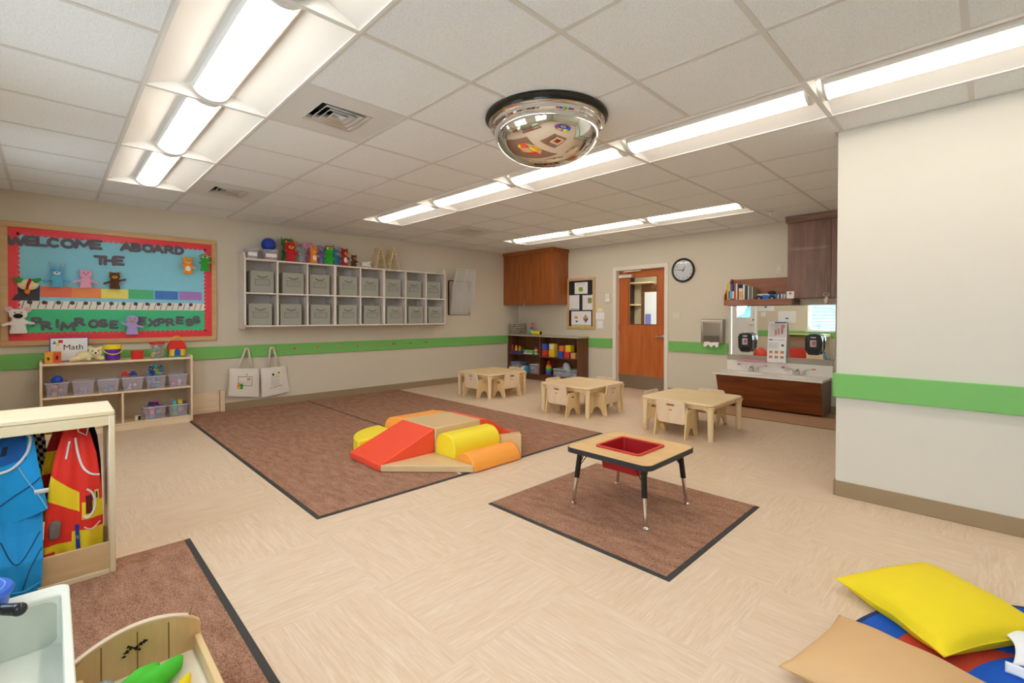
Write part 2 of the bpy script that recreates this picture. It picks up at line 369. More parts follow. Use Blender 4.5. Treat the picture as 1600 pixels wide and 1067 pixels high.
for i, j in FIXT:
    if (i, j) in ((2, -1), (4, 3)): pass
    fixture(GX+G*i, GY+G*j, 'white recessed ceiling light %s, %s' % (names[j], pos[j][i]))

# ------------------------------------------------------------------ air vents
VM = M('#dcdcda', .5, var=.01)
def vent(i, j, label):
    x, y = GX+G*(i+.5), GY+G*(j+.5)
    t = thing('ceiling_vent', label, 'vent', (x, y, CZ), 'ceiling air vents')
    h = G/2-.012
    pl = MB()
    r0 = .155
    for a in ((-h, h, -h, -r0), (-h, h, r0, h), (-h, -r0, -r0, r0), (r0, h, -r0, r0)): pl.box(x+a[0], x+a[1], y+a[2], y+a[3], CZ-.001, CZ+.01)
    part(t, 'panel', pl, VM)
    part(t, 'duct', MB().box(x-r0, x+r0, y-r0, y+r0, CZ+.07, CZ+.08), M('#2a2a2a', .8))
    for k, r in enumerate((.155, .118, .082, .046)):
        b = MB()
        ri = r-.024
        # sloping square ring louvre
        zo, zi = CZ-.004, CZ+.028
        vs = [Vector((x+a*r, y+c*r, zo)) for a, c in ((-1, -1), (1, -1), (1, 1), (-1, 1))]+[Vector((x+a*ri, y+c*ri, zi)) for a, c in ((-1, -1), (1, -1), (1, 1), (-1, 1))]
        b.add(vs, [(q, (q+1) % 4, 4+(q+1) % 4, 4+q) for q in range(4)])
        part(t, 'louver', b, VM, solid=.003)
    return t
vent(-2, 0, 'square white ceiling vent nearest the camera, beside the biggest light')
vent(-6, 0, 'square white ceiling vent close to the left wall above the word board')
vent(-6, 5, 'small far ceiling vent between the middle and far rows of lights')
for (u, v, lb) in ((1205, 331, 'small ceiling sprinkler head above the grey-brown cabinet'),):
    p = PZ(u, v, CZ)
    solo('sprinkler_head', MB().lathe([(.0, 0), (.035, 0), (.035, -.006), (.01, -.01), (.008, -.03), (.02, -.035), (0, -.036)], p, 16), CHROME, lb, 'sprinkler', base=p)

# ------------------------------------------------------------------ dome mirror
dc = Vector((-1.93, 2.19, CZ))
t = thing('dome_mirror', 'silver convex dome mirror with black rim fixed to the ceiling', 'dome mirror', dc)
part(t, 'rim', MB().lathe([(.29, 0), (.372, -.001), (.376, -.016), (.366, -.026), (.345, -.030), (.30, -.028)], dc, 96, cap=False), M('#23241f', .3))
part(t, 'collar', MB().lathe([(.33, -.026), (.352, -.03), (.356, -.044), (.346, -.052), (.325, -.054)], dc, 96, cap=False), CHROME)
R_ = .338; H_ = .262
prof = [(R_, -.045), (R_, -.075), (R_-.006, -.083)]+[((R_-.016)*math.cos(a), -.086-(H_-.086+.02)*math.sin(a)) for a in [PI/2*k/40 for k in range(41)]]
part(t, 'mirror', MB().lathe(prof, dc, 128), M('#e4e4e4', .015, 1, var=0), ang=30)

# ================================================================== LEFT WALL
# ------------------------------------------------------------------ bulletin board
BY0, BY1, BZ0, BZ1 = -.345, 1.455, .888, 2.105
t = thing('bulletin_board', 'large wood-framed board with train scene and grey WELCOME ABOARD lettering', 'bulletin board', (XL, (BY0+BY1)/2, BZ0))
fw = .052
b = MB()
for a0, a1, z0, z1 in ((BY0, BY1, BZ1-fw, BZ1), (BY0, BY1, BZ0, BZ0+fw), (BY0, BY0+fw, BZ0+fw, BZ1-fw), (BY1-fw, BY1, BZ0+fw, BZ1-fw)): b.box(XL, XL+.03, a0, a1, z0, z1)
part(t, 'frame', b, wood('boardframe', '#d9b483', '#cca470', 'y'), bevel=.004)
part(t, 'backing', MB().box(XL, XL+.008, BY0+fw, BY1-fw, BZ0+fw, BZ1-fw), M('#f04050', .35))
iy0, iy1, iz0, iz1 = BY0+fw+.055, BY1-fw-.05, BZ0+fw+.055, BZ1-fw-.05
zt = PX(150, 476, XL)[2]; zg = 1.29
part(t, 'sky_paper', MB().box(XL+.008, XL+.010, iy0-.01, iy1+.01, 1.30, iz1+.01), M('#90d8f0', .8))
part(t, 'grass_paper', MB().box(XL+.008, XL+.0105, iy0-.01, iy1+.01, iz0-.01, 1.30), M('#4fca92', .8))
# scalloped red border on top of the paper
b = MB(); n = 0
def scal(a0, a1, fixed, horiz, sgn):
    L_ = a1-a0; k = max(1, int(L_/.045)); st = L_/k
    for i in range(k):
        c = a0+st*(i+.5)
        pts = arc(0, 0, st*.5, 0, PI, 8)
        poly = [((c+p, fixed+sgn*(.004+q)) if horiz else (fixed+sgn*(.004+q), c+p)) for p, q in pts]
        b.prism(poly, WL, .011, .013)
scal(iy0, iy1, iz1, True, -1); scal(iy0, iy1, iz0, True, 1); scal(iz0, iz1, iy0, False, 1); scal(iz0, iz1, iy1, False, -1)
for a0, a1, z0, z1 in ((BY0+fw, BY1-fw, iz1-.003, BZ1-fw), (BY0+fw, BY1-fw, BZ0+fw, iz0+.003), (BY0+fw, iy0+.003, iz0, iz1), (iy1-.003, BY1-fw, iz0, iz1)): b.box(XL+.011, XL+.013, a0, a1, z0, z1)
part(t, 'scalloped_border', b, M('#f2404e', .3))
# train wagons
def yz(u, v): p = PX(u, v, XL+.012); return (p.y, p.z)
cols = [('#f28068', 63, 112, 447, 470), ('#fb9c68', 112, 158, 449, 471), ('#faea7c', 158, 200, 451, 472), ('#5ec68c', 201, 240, 452, 473), ('#5286d8', 242, 278, 454, 473), ('#b28ad8', 280, 315, 455, 473)]
for c, u0, u1, v0, v1 in cols:
    a = yz(u0, v0); e = yz(u1, v0+1.5)
    z0 = 1.375
    part(t, 'wagon', MB().prism([(a[0], z0), (e[0], z0), (e[0], e[1]), (a[0], a[1])], WL, .011, .015), M(c, .85, var=.08, scale=12, bump=.4, bscale=25))
a = yz(27, 437); 
part(t, 'engine', MB().prism([yz(18, 469), yz(22, 463), yz(28, 458), yz(27, 436), yz(62, 446), yz(62, 470)], WL, .011, .016), M('#4d4e58', .85, var=.1, scale=12, bump=.4, bscale=25))
zr0, zr1 = PX(170, 482, XL)[2]-.003, PX(170, 472.5, XL)[2]
part(t, 'rail_paper', MB().box(XL+.0105, XL+.0125, iy0, iy1-.005, zr0-.01, zr1+.004), M('#efefe8', .8))
b = MB(); y = iy0+.03
while y < iy1-.05:
    b.prism([(y, zr0-.005), (y+.006, zr0-.005), (y+.026, zr1), (y+.020, zr1)], WL, .0125, .0135); y += .055
part(t, 'track_ties', b, M('#7b4a46', .8))
b = MB(); y = iy0+.09
for i in range(14):
    b.lathe([(0, .0135), (.017, .0135), (.019, .016), (.017, .018), (0, .018)], (XL, y, zr1-.012), 16, axis='x'); y += .103
part(t, 'wheels', b, M('#4c4a55', .8))
LET = M('#6b6574', .8, bump=.2)
def _arc(cx, cy, rx, ry, a0, a1, n=10): return [(cx+rx*math.cos(math.radians(a0+(a1-a0)*k/n)), cy+ry*math.sin(math.radians(a0+(a1-a0)*k/n))) for k in range(n+1)]
GLY = {'W': [[(0, 1), (.25, 0), (.5, .8), (.75, 0), (1, 1)]], 'E': [[(.9, 1), (.1, 1), (.1, 0), (.9, 0)], [(.1, .5), (.75, .5)]], 'L': [[(.1, 1), (.1, 0), (.85, 0)]], 'C': [_arc(.52, .5, .46, .5, 50, 310, 14)],
       'O': [_arc(.5, .5, .5, .5, 0, 360, 20)], 'M': [[(0, 0), (.1, 1), (.5, .25), (.9, 1), (1, 0)]], 'A': [[(0, 0), (.5, 1), (1, 0)], [(.2, .33), (.8, .33)]], 'B': [[(.1, 0), (.1, 1)], [(.1, 1), (.5, 1)]+_arc(.5, .76, .32, .24, 90, -90, 8)+[(.1, .52)], [(.5, .52)]+_arc(.52, .26, .38, .26, 90, -90, 8)+[(.1, 0)]],
       'R': [[(.1, 0), (.1, 1)], [(.1, 1), (.5, 1)]+_arc(.5, .74, .36, .26, 90, -90, 8)+[(.1, .48)], [(.45, .48), (.95, 0)]], 'D': [[(.1, 0), (.1, 1)]+_arc(.3, .5, .62, .5, 90, -90, 12)+[(.1, 0)]], 'T': [[(0, 1), (1, 1)], [(.5, 1), (.5, 0)]], 'H': [[(.1, 0), (.1, 1)], [(.9, 0), (.9, 1)], [(.1, .5), (.9, .5)]],
       'P': [[(.1, 0), (.1, 1)], [(.1, 1), (.5, 1)]+_arc(.5, .72, .38, .28, 90, -90, 8)+[(.1, .44)]], 'I': [[(.5, 0), (.5, 1)]], 'S': [_arc(.5, .75, .38, .25, 30, 270, 10)+_arc(.5, .25, .40, .25, 90, -150, 10)], 'X': [[(.05, 0), (.95, 1)], [(.05, 1), (.95, 0)]]}
def letters(s, pts, size, jit=0, lw=.0150, wx=1.0):
    for ch, (u, v) in zip(s, pts):
        p = PX(u, v, XL+.014); rot = random.uniform(-jit, jit); c_, s_ = math.cos(rot), math.sin(rot); wd = size*(1.15 if ch in 'WM' else .5 if ch == 'I' else .80)*wx
        def q(x, y): x = (x-.5)*wd; y = y*size*.72; return (p.y+x*c_-y*s_, p.z+x*s_+y*c_)
        b = MB(); dd = .0142; zz_ = 0
        for st in GLY[ch]:
            P_ = [q(*a) for a in st]
            for k_, (a, e) in enumerate(zip(P_, P_[1:])):
                zz_ += .00006
                L_ = math.hypot(e[0]-a[0], e[1]-a[1]) or 1e-6; nx, ny = -(e[1]-a[1])/L_*lw, (e[0]-a[0])/L_*lw
                b.prism([(a[0]+nx, a[1]+ny), (a[0]-nx, a[1]-ny), (e[0]-nx, e[1]-ny), (e[0]+nx, e[1]+ny)], WL, dd, dd+.006)
            for a in (P_[:-1] if P_[0] == P_[-1] else P_): b.prism([(a[0]+lw*math.cos(t_), a[1]+lw*math.sin(t_)) for t_ in [2*PI*k/10 for k in range(10)]], WL, dd, dd+.006)
        part(t, 'letter', b, LET, remesh=.0024)
def line(s, u0, v0, u1, v1):
    k = len(s); return [(u0+(u1-u0)*i/(k-1), v0+(v1-v0)*i/(k-1)) for i in range(k)]
letters('WELCOME', [(25, 382), (49, 382.5), (66, 383.5), (84, 385), (106, 386.5), (131, 387.5), (151, 388)], .105)
letters('ABOARD', [(197, 391), (213, 392), (231, 393), (247, 394), (264, 395), (280, 396.5)], .100)
letters('THE', [(157, 412.5), (171, 413), (186, 413)], .108)
letters('PRIMROSE', [(58, 508), (73, 514), (90, 511), (106, 515), (125, 508), (146, 511), (162, 510), (178, 512)], .096, .1, lw=.0132, wx=.86)
letters('EXPRESS', [(222, 506), (238, 509), (252, 508), (266, 508), (281, 505), (296, 508), (307, 504)], .096, .1, lw=.0135, wx=.88)

# ------------------------------------------------------------------ plush puppets
def puppet(name, label, cat, loc, h, col, kind, rz=0, tilt=0, flat=1.0, arms=(.5, .5), reach=.34, muz=None, belly=None, hat=None, group=None, bend=0, lean=0):
    """local frame: front +X, right-hand side of the picture +Y, up Z, standing on z=0"""
    t = thing(name, label, cat, loc, group, world=False); t.rotation_euler = (tilt, lean, rz)
    F = lambda x, y, z: Vector((x*flat*h, y*h, z*h))
    body = MB()
    body.grid(lambda u, v: Vector(((.225-.085*v)*h*flat*math.cos(2*PI*u), (.245-.085*v)*h*math.sin(2*PI*u), .5*h*v)), 24, 4, closed_u=True); body.add([Vector((.225*h*flat*math.cos(2*PI*k/24), .245*h*math.sin(2*PI*k/24), z*h)) for z in (0, .5) for k in range(24)], [tuple(range(24)), tuple(range(24, 48))])
    body.sph(F(0, 0, .36), (.16*h*flat, .20*h, .18*h))
    hz = .70; body.sph(F(0, 0, hz), (.19*h*flat, .25*h, .215*h), 20, 12)
    for s, a in ((-1, arms[0]), (1, arms[1])):
        p0 = F(0, .10*s, .40); p1 = F(.12, reach*s, .40+.32*(a-.5)); q_ = max(flat, .75); body.tube([p0, (p0+p1)/2+F(0, 0, .02), p1], [.095*h*q_, .08*h*q_, .08*h*q_], 10); body.sph(p1, .085*h*q_, 10, 8)
    if kind in ('bear', 'monkey'):
        for s in (-1, 1): body.sph(F(0, .19*s, .89), (.04*h, .08*h, .08*h))
    if kind == 'pig':
        for s in (-1, 1): body.cyl(F(0, .15*s, .83), F(.02, .21*s, .99), .08*h, .012*h, 8)
    if kind == 'rabbit':
        for s, dz in ((-1, .02), (1, 0)): body.tube([F(0, .11*s, .84), F(0, .19*s, 1.0), F(-.02, .26*s, 1.14+dz)], [.055*h, .07*h, .025*h], 10)
    if kind == 'elephant':
        for s in (-1, 1): body.sph(F(0, .24*s, .72), (.04*h, .13*h, .14*h))
        body.tube([F(.14, 0, .68), F(.22, 0, .58), F(.22, .01, .46), F(.26, .01, .40)], [.06*h, .05*h, .04*h, .03*h], 10)
    if kind == 'mouse':
        for s in (-1, 1): body.sph(F(-.01, .24*s, .89), (.03*h, .12*h, .12*h))
    fur = M(col, .9, var=.1, scale=60, bump=.5, bscale=160, sheen=.3)
    bo = part(t, 'body', body, fur, remesh=max(.006, .028*h))
    blk = M('#1c1512', .25); fx = .185
    if kind not in ('bird', 'frog'):
        mz = MB().sph(F(fx, 0, .645), (.07*h*max(.6, flat), .125*h, .09*h)); part(t, 'muzzle', mz, M(muz or col, .9, var=.05, bump=.3))
        nc = M('#8a6ab0' if kind == 'pig' else '#1c1512', .3)
        if kind != 'elephant': part(t, 'nose', MB().sph(F(fx+.06*(1 if flat > .7 else .75), 0, .675), (.03*h, .06*h if kind == 'pig' else .045*h, .032*h)), nc)
        for s in (-1, 1): part(t, 'eye', MB().sph(F(fx-.012, .085*s, .765), .022*h, 10, 8), blk)
    if kind == 'frog':
        for s in (-1, 1):
            e = part(t, 'eye', MB().sph(F(.15, .095*s, .80), .068*h, 14, 10), M('#f5f5f0', .3)); part(e, 'pupil', MB().sph(F(.15, .095*s, .80)+Vector((.057*h, 0, 0)), .022*h, 10, 6), blk)
    if kind == 'bird':
        part(t, 'beak', MB().cyl(F(.13, 0, .68), F(.34, 0, .62), .075*h, .03*h, 14).sph(F(.34, 0, .62), .035*h), M('#f09a28', .7))
        for s in (-1, 1): part(t, 'eye', MB().sph(F(.13, .09*s, .76), .024*h, 10, 8), blk)
    if kind == 'rabbit':
        for s in (-1, 1): part(t, 'inner_ear', MB().tube([F(.035, .14*s, .90), F(.055, .19*s, 1.0), F(.03, .235*s, 1.09)], [.03*h, .042*h, .015*h], 8), M('#f0b4c0', .9))
    if kind in ('bear', 'mouse'):
        q = .19 if kind == 'bear' else .24
        for s in (-1, 1): part(t, 'inner_ear', MB().sph(F(.035, q*s, .895), (.022*h, (.05 if kind == 'bear' else .085)*h, (.05 if kind == 'bear' else .085)*h)), M('#f0b4c0' if kind == 'mouse' else (muz or '#f0b4c0'), .9))
    if belly: part(t, 'belly', MB().sph(F(.13, 0, .27), (.09*h*flat, .13*h, .18*h)), M(belly, .9))
    if hat:
        part(t, 'hat', MB().lathe([(.31*h, .84*h), (.32*h, .86*h), (.22*h, .88*h), (.20*h, .94*h), (.12*h, .99*h), (0, 1.005*h)], (0, 0, 0), 24, cap=False), M(hat, .8))
        part(t, 'hat_band', MB().lathe([(.226*h, .875*h), (.226*h, .925*h), (.21*h, .93*h)], (0, 0, 0), 24, cap=False), M('#2a3358', .8))
    return t
def onboard(u, v, d=0): p = PX(u, v, XL+.04); return (XL+.066+d, p.y, p.z)
PG = 'puppets pinned on the word board'
puppet('hand_puppet', 'orange cat-like plush puppet with white bib pinned at board corner', 'puppet', onboard(293, 428), .21, '#f59a2e', 'bear', flat=.5, belly='#f3efe8', muz='#f7c080', arms=(.6, .3), reach=.32, group=PG)
puppet('hand_puppet', 'green frog plush puppet in straw hat pinned on the word board', 'puppet', onboard(319, 424, .018), .21, '#36a83a', 'frog', flat=.5, hat='#efd88a', arms=(.7, .8), reach=.26, group=PG)
puppet('hand_puppet', 'light blue rabbit plush puppet riding the red wagon', 'puppet', onboard(89, 448.5), .215, '#5fb4e0', 'rabbit', flat=.5, muz='#d8ecf5', arms=(.1, .1), reach=.42, group=PG)
puppet('hand_puppet', 'pink pig plush puppet riding the orange wagon', 'puppet', onboard(134, 450.5), .205, '#f3a9cd', 'pig', flat=.5, muz='#f3b6d2', arms=(.1, .1), reach=.46, group=PG)
puppet('hand_puppet', 'dark brown bear plush puppet riding the yellow wagon', 'puppet', onboard(179, 451.5), .195, '#5b3720', 'bear', flat=.5, muz='#d39a4c', arms=(.1, .9), reach=.44, group=PG)
puppet('hand_puppet', 'white mouse plush puppet with pink ears at board lower left', 'puppet', onboard(29, 521), .265, '#eeeeec', 'mouse', flat=.45, muz='#1c1a1c', arms=(.2, .4), reach=.38, group=PG)
puppet('hand_puppet', 'lilac bird plush puppet with orange beak between the grey words', 'puppet', onboard(206, 522.5), .235, '#b3a5e6', 'bird', flat=.45, arms=(.9, .3), reach=.38, group=PG)
# green-armed puppet over the engine
p = PX(44, 448, XL+.05)
t = thing('hand_puppet', 'upside-down puppet with green arms and cream body over the grey engine', 'puppet', p, PG)
b = MB(); b.sph(p+Vector((0, 0, .02)), (.03, .075, .055), 20, 12)
part(t, 'body', b, M('#efe3b8', .9, bump=.4)); 
for s, (u, v) in ((-1, (20, 434)), (1, (64, 436))):
    q = PX(u, v, XL+.05); part(t, 'arm', MB().tube([p+Vector((0, .05*s, .035)), (p+q)/2+Vector((0, 0, .02)), q], [.02, .026, .012], 10), M('#3aa23c', .9))
part(t, 'stripe', MB().tube([p+Vector((.03, -.01, -.03)), p+Vector((.038, 0, .02)), p+Vector((.03, .018, .075))], [.008, .011, .011], 8), M('#a9292c', .9))
part(t, 'beak', MB().sph(p+Vector((.015, -.006, -.045)), (.025, .022, .03)), M('#e88a2a', .8))

# ------------------------------------------------------------------ toy shelf under the board
SX0, SX1, SY0, SY1, SH = XL+.03, -6.27, -.08, 1.135, .735
t = thing('toy_shelf', 'light birch toy shelf with two tiers standing under the word board', 'shelf', (SX0, SY0, 0))
tp = .02
for nm, y0 in (('side_panel', SY0), ('side_panel', SY1-tp)): part(t, nm, MB().prism(rrect(SX0, SX1, 0, SH+.012, .03), lambda a, b_, d: Vector((a, d, b_)), y0, y0+tp), birch('z'), bevel=.003)
part(t, 'top_panel', MB().box(SX0, SX1-.012, SY0+tp, SY1-tp, SH-.03, SH-.008), birch('y'), bevel=.002)
part(t, 'shelf_board', MB().box(SX0+.01, SX1-.012, SY0+tp, SY1-tp, .385, .403), birch('y'), bevel=.002)
part(t, 'bottom_board', MB().box(SX0+.01, SX1-.012, SY0+tp, SY1-tp, .055, .075), birch('y'), bevel=.002)
part(t, 'kick_board', MB().box(SX1-.03, SX1-.012, SY0+tp, SY1-tp, .0, .053), birch('y'))
part(t, 'divider', MB().box(SX0+.01, SX1-.012, .518, .536, .076, .384), birch('z'), bevel=.002)
part(t, 'back_panel', MB().box(SX0, SX0+.008, SY0+tp, SY1-tp, .02, SH-.03), M('#e8d3b4', .6))
ZT = SH-.0074
# bins with toys
def clear_bin(x1, y0, y1, z, h, label, depth=.24, group='clear plastic toy bins'):
    t = thing('plastic_bin', label, 'bin', (x1-depth/2, (y0+y1)/2, z), group)
    cx, cy = x1-depth/2, (y0+y1)/2; hx, hy = depth/2, (y1-y0)/2; b = MB()
    tpx = .84
    def wall(k0, k1, th):
        s0 = (hx*tpx-th, hy*tpx-th); s1 = (hx-th, hy-th)
        return s0, s1
    # outer + inner shell
    ring = lambda sx, sy, zz: [Vector((cx+a*sx, cy+c*sy, zz)) for a, c in ((-1, -1), (1, -1), (1, 1), (-1, 1))]
    vs = ring(hx*tpx, hy*tpx, z)+ring(hx, hy, z+h)+ring(hx-.003, hy-.003, z+h)+ring(hx*tpx-.003, hy*tpx-.003, z+.003)
    fs = [(0, 3, 2, 1), (12, 13, 14, 15)]
    for a in (0, 4, 8): fs += [(a+q, a+(q+1) % 4, a+4+(q+1) % 4, a+4+q) for q in range(4)]
    b.add(vs, fs); part(t, 'tub', b, CLEARP, smooth=False)
    r = MB(); e = .006
    for a0, a1, c0, c1 in ((cx-hx-e, cx+hx+e, cy-hy-e, cy-hy+.002), (cx-hx-e, cx+hx+e, cy+hy-.002, cy+hy+e), (cx-hx-e, cx-hx+.002, cy-hy, cy+hy), (cx+hx-.002, cx+hx+e, cy-hy, cy+hy)): r.box(a0, a1, c0, c1, z+h-.008, z+h)
    part(t, 'rim', r, M('#e6e2f0', .2, alpha=.75)); return t
def toy_ball(p, r, c, lb, gp, name='ball'):
    return solo(name, MB().sph(p, r, 20, 12), M(c, .35), lb, 'ball', gp, base=Vector(p)-Vector((0, 0, r)))
rnd = random.Random(3)
def toy_pile(x1, y0, y1, z, h, cols, n, kind, lb, cat, gp, over=0.0, depth=.24, s=.034, nm=None):
    """small toys lying in a bin, each its own object, in layers so that they rest on one another"""
    per_y = max(1, int((y1-y0-.05)/(s*1.25))); per_x = max(1, int((depth-.07)/(s*1.25))); made = 0; lay = 0
    cy = (y0+y1)/2; cx = x1-depth/2; sp = s*1.25
    while made < n and z+.004+s*lay < z+h+over:
        for ix in range(per_x-1, -1, -1):
            for iy in range(per_y):
                if made >= n: break
                x = cx+(ix-(per_x-1)/2)*sp+rnd.uniform(-.003, .003); y = cy+(iy-(per_y-1)/2)*sp*.97+rnd.uniform(-.003, .003); zz = z+.0045+s*lay
                c = cols[rnd.randrange(len(cols))]; rz = rnd.uniform(-.25, .25); T = T3(x, y, zz, 0, 0, rz)
                k = kind if isinstance(kind, str) else kind[rnd.randrange(len(kind))]
                mb = MB()
                if k == 'block': mb.box(-s*.46, s*.46, -s*.46, s*.46, 0, s*.95)
                elif k == 'ball': mb.sph((0, 0, s*.48), s*.48, 12, 8)
                elif k == 'ring': mb.tube([(s*.4*math.cos(a*PI/6), s*.4*math.sin(a*PI/6), s*.25) for a in range(12)], s*.17, 8, closed=True); mb.cyl((0, 0, s*.1), (0, 0, s*.9), s*.12, n=8)
                elif k == 'animal':
                    mb.sph((0, 0, s*.5), (s*.45, s*.22, s*.2), 10, 8); mb.sph((s*.4, 0, s*.72), s*.17, 8, 6)
                    for a in (-.25, .25):
                        for c_ in (-.12, .12): mb.cyl((s*a, s*c_, 0), (s*a, s*c_, s*.45), s*.07, n=6)
                elif k == 'car':
                    mb.box(-s*.5, s*.5, -s*.3, s*.3, s*.15, s*.45); mb.box(-s*.28, s*.22, -s*.26, s*.26, s*.45, s*.75)
                    for a in (-.3, .3):
                        for c_ in (-.3, .3): mb.cyl((s*a, s*(c_-.04), s*.16), (s*a, s*(c_+.04), s*.16), s*.16, n=10)
                mb.move(T)
                solo(nm or {'block': 'toy_block', 'ball': 'toy_ball', 'ring': 'toy_peg', 'animal': 'toy_animal', 'car': 'toy_car'}[k], mb, M(c, .4), lb.replace('small', 'small '+cname(c), 1), cat, gp, bevel=.002 if k == 'block' else 0); made += 1
        lay += 1
MULTI = ['#e0352c', '#2b62c8', '#f0c21e', '#3fae45', '#ec7fb0', '#8a56b8', '#f08a2a']
bx = SX1-.03
slots = [(-.045, .125, 'first from the left'), (.142, .315, 'second from the left'), (.329, .507, 'third from the left'), (.519, .706, 'fourth from the left'), (.716, .899, 'fifth from the left'), (.912, 1.095, 'last on the right')]
cont = [('with blue toys', ['#3b63c4', '#4a6ad2', '#e0a080', '#c04438'], ['ball', 'block'], 16, .02), ('of white toy animals', ['#f4f4f4', '#b8b8d0', '#e8e8f0'], 'animal', 10, 0), ('of grey-blue toys', ['#7084b8', '#8a94b4', '#a8b0cc'], ['car', 'block'], 12, 0),
        ('of toy cars', ['#f2f2f2', '#8a8aa0', '#d4c8e0'], 'car', 8, 0), ('heaped with blue pegs', ['#2e78cc', '#36b0d8', '#8ed83c', '#2a5cb8'], ['ring', 'ball'], 22, .03), ('of pink toys', ['#ee5ca0', '#f08aba', '#f5d6e0'], ['ball', 'block'], 9, 0)]
for (y0, y1, w1), (ds, cs, kd, n, ov) in zip(slots, cont):
    clear_bin(bx, y0+.004, y1-.004, .404, .135, 'clear bin %s, %s on the birch shelf middle' % (ds, w1.replace(' from the left', ' from left')))
    toy_pile(bx, y0+.012, y1-.012, .404, .12, cs, n, kd, 'small toy in the %s birch shelf middle bin' % w1.split(' ')[0], 'toy', 'small toys in the %s middle tier bin' % w1.split(' ')[0], ov)
p = PX(86, 593, -6.38); toy_ball((-6.40, .04, .555), .045, '#2456c8', 'blue ball on top of the leftmost clear bin of the birch shelf', None)
for dy, dz, c, lb in ((-.03, .0, '#d8262c', 'red toy truck body'), (.035, .0, '#2438a8', 'dark blue toy wheel block')):
    y = .585+dy; T = T3(-6.37, y, .548)
    mb = MB().box(-.03, .03, -.028, .028, .008, .03).box(-.02, .02, -.02, .015, .03, .052)
    for a in (-.02, .02):
        for q in (-.029, .025): mb.cyl((a, q, .012), (a, q+.004, .012), .012, n=12)
    solo('toy_car', mb.move(T), M(c, .35), 'small %s toy car on the bin of toy cars, birch shelf' % ('red' if 'red' in lb else 'dark blue'), 'toy car')
for k in range(13):
    a = rnd.uniform(0, 6.28); rr = .075*math.sqrt(rnd.random()); y = .80+rr*math.cos(a)*1.1; x = -6.38+rr*math.sin(a)*.6; z = .552+.028*(k//4)+.01
    c = ['#2e78cc', '#2a5cb8', '#36b0d8', '#9adc3c', '#f0d830'][k % 5]
    mb = MB().lathe([(0, 0), (.020, .002), (.022, .012), (.014, .018), (.008, .02), (.008, .03), (.015, .036), (0, .04)], (0, 0, -.012), 12).move(T3(x, y, z, rnd.uniform(-1, 1), rnd.uniform(-1, 1)))
    solo('toy_peg', mb, M(c, .35), '%s plastic peg toy heaped above the fifth bin of the birch shelf' % cname(c), 'toy', 'peg toys heaped above the fifth bin')
for y0, y1, lb, cs in ((.70, .900, 'clear bin of blue and pink toys on the birch shelf bottom tier', ['#28337c', '#e858a4', '#5aa0b8', '#2a2f6a', '#f08ac0']), (.912, 1.10, 'clear bin of mixed bright blocks at the birch shelf bottom right', ['#f0c822', '#e0508c', '#46b0c8', '#74c83c', '#e04a3c', '#2fb4c0']), (.22, .40, 'clear bin of pastel blocks on birch shelf bottom tier behind the dress-up stand', ['#9a86c8', '#84c87c', '#e6a0b4', '#e8d070'])):
    clear_bin(bx, y0+.004, y1-.004, .077, .13, lb)
    toy_pile(bx, y0+.012, y1-.012, .077, .12, cs, 26, ['block', 'block', 'car'], 'small toy block in the ' + {'c': 'blue and pink bin, shelf bottom', 'b': 'brightest bin, shelf bottom right', 'p': 'pastel bin, shelf bottom'}['c' if '28337c' in cs[0] else 'b' if 'f0c8' in cs[0] else 'p'], 'toy block', 'blocks in the '+lb.split(' on ')[0].split(' at ')[0], .03, s=.042, nm='toy_block')
# beads cube at the bottom middle
t = thing('toy_cube', 'small black and cream wooden cube alone on the birch shelf bottom', 'toy', (-6.36, .655, .076))
part(t, 'cube', MB().box(-6.385, -6.335, .63, .68, .076, .126), M('#e8dcc0', .5), bevel=.003)
part(t, 'face_panel', MB().box(-6.3345, -6.332, .655, .678, .08, .122), BLACK)

# ---- things on top of the toy shelf
t = thing('sign_card', 'white card with blue edge reading Math with shapes', 'sign', (-6.50, .133, ZT))
part(t, 'card', MB().box(-6.512, -6.506, -.011, .277, ZT, .968), M('#3f3f9c', .5))
part(t, 'paper', MB().box(-6.506, -6.505, -.003, .269, ZT+.008, .960), M('#f6f6fa', .5))
SC_ = lambda a, b_, d: Vector((-6.505+d, a, b_))
part(t, 'lettering', text('Math', .075, .001, lambda a, b_, d: SC_(.085+a, .845+b_, d), fat=0), BLACK, smooth=False)
part(t, 'triangle', MB().prism([(.008, .905), (.04, .905), (.025, .94)], SC_, 0, .001), M('#2a9ea8', .6))
part(t, 'red_square', MB().prism([(.052, .915), (.085, .915), (.085, .945), (.052, .945)], SC_, 0, .001), M('#cc2a34', .6))
part(t, 'yellow_disc', MB().prism(arc(.05, .9, .017, 0, 2*PI, 20)[:-1], SC_, .001, .002), M('#f0dc86', .6))
part(t, 'blue_shape', MB().prism([(.155, .76), (.20, .80), (.19, .77), (.235, .785), (.22, .755)], SC_, 0, .001), M('#2f7fc0', .6))
t = thing('picture_cube', 'wooden cube with orange and yellow picture faces left of Math card', 'toy', (-6.40, .02, ZT))
part(t, 'block', MB().box(-6.455, -6.345, -.045, .072, ZT, ZT+.108), M('#e9b04a', .5), bevel=.003)
part(t, 'red_face', MB().box(-6.345, -6.342, .014, .069, ZT+.003, ZT+.105), M('#e0552e', .5))
part(t, 'yellow_face', MB().box(-6.345, -6.342, -.043, .012, ZT+.003, ZT+.105), M('#eca83a', .5))
part(t, 'dark_figure', MB().prism([(.03, .76), (.035, .80), (.052, .80), (.048, .76)], lambda a, b_, d: Vector((-6.342+d, a, b_)), 0, .001), M('#5a2a20', .6))
part(t, 'dark_figure', MB().prism([(-.02, .75), (-.03, .78), (-.018, .79), (-.008, .77)], lambda a, b_, d: Vector((-6.342+d, a, b_)), 0, .001), M('#3a2a20', .6))
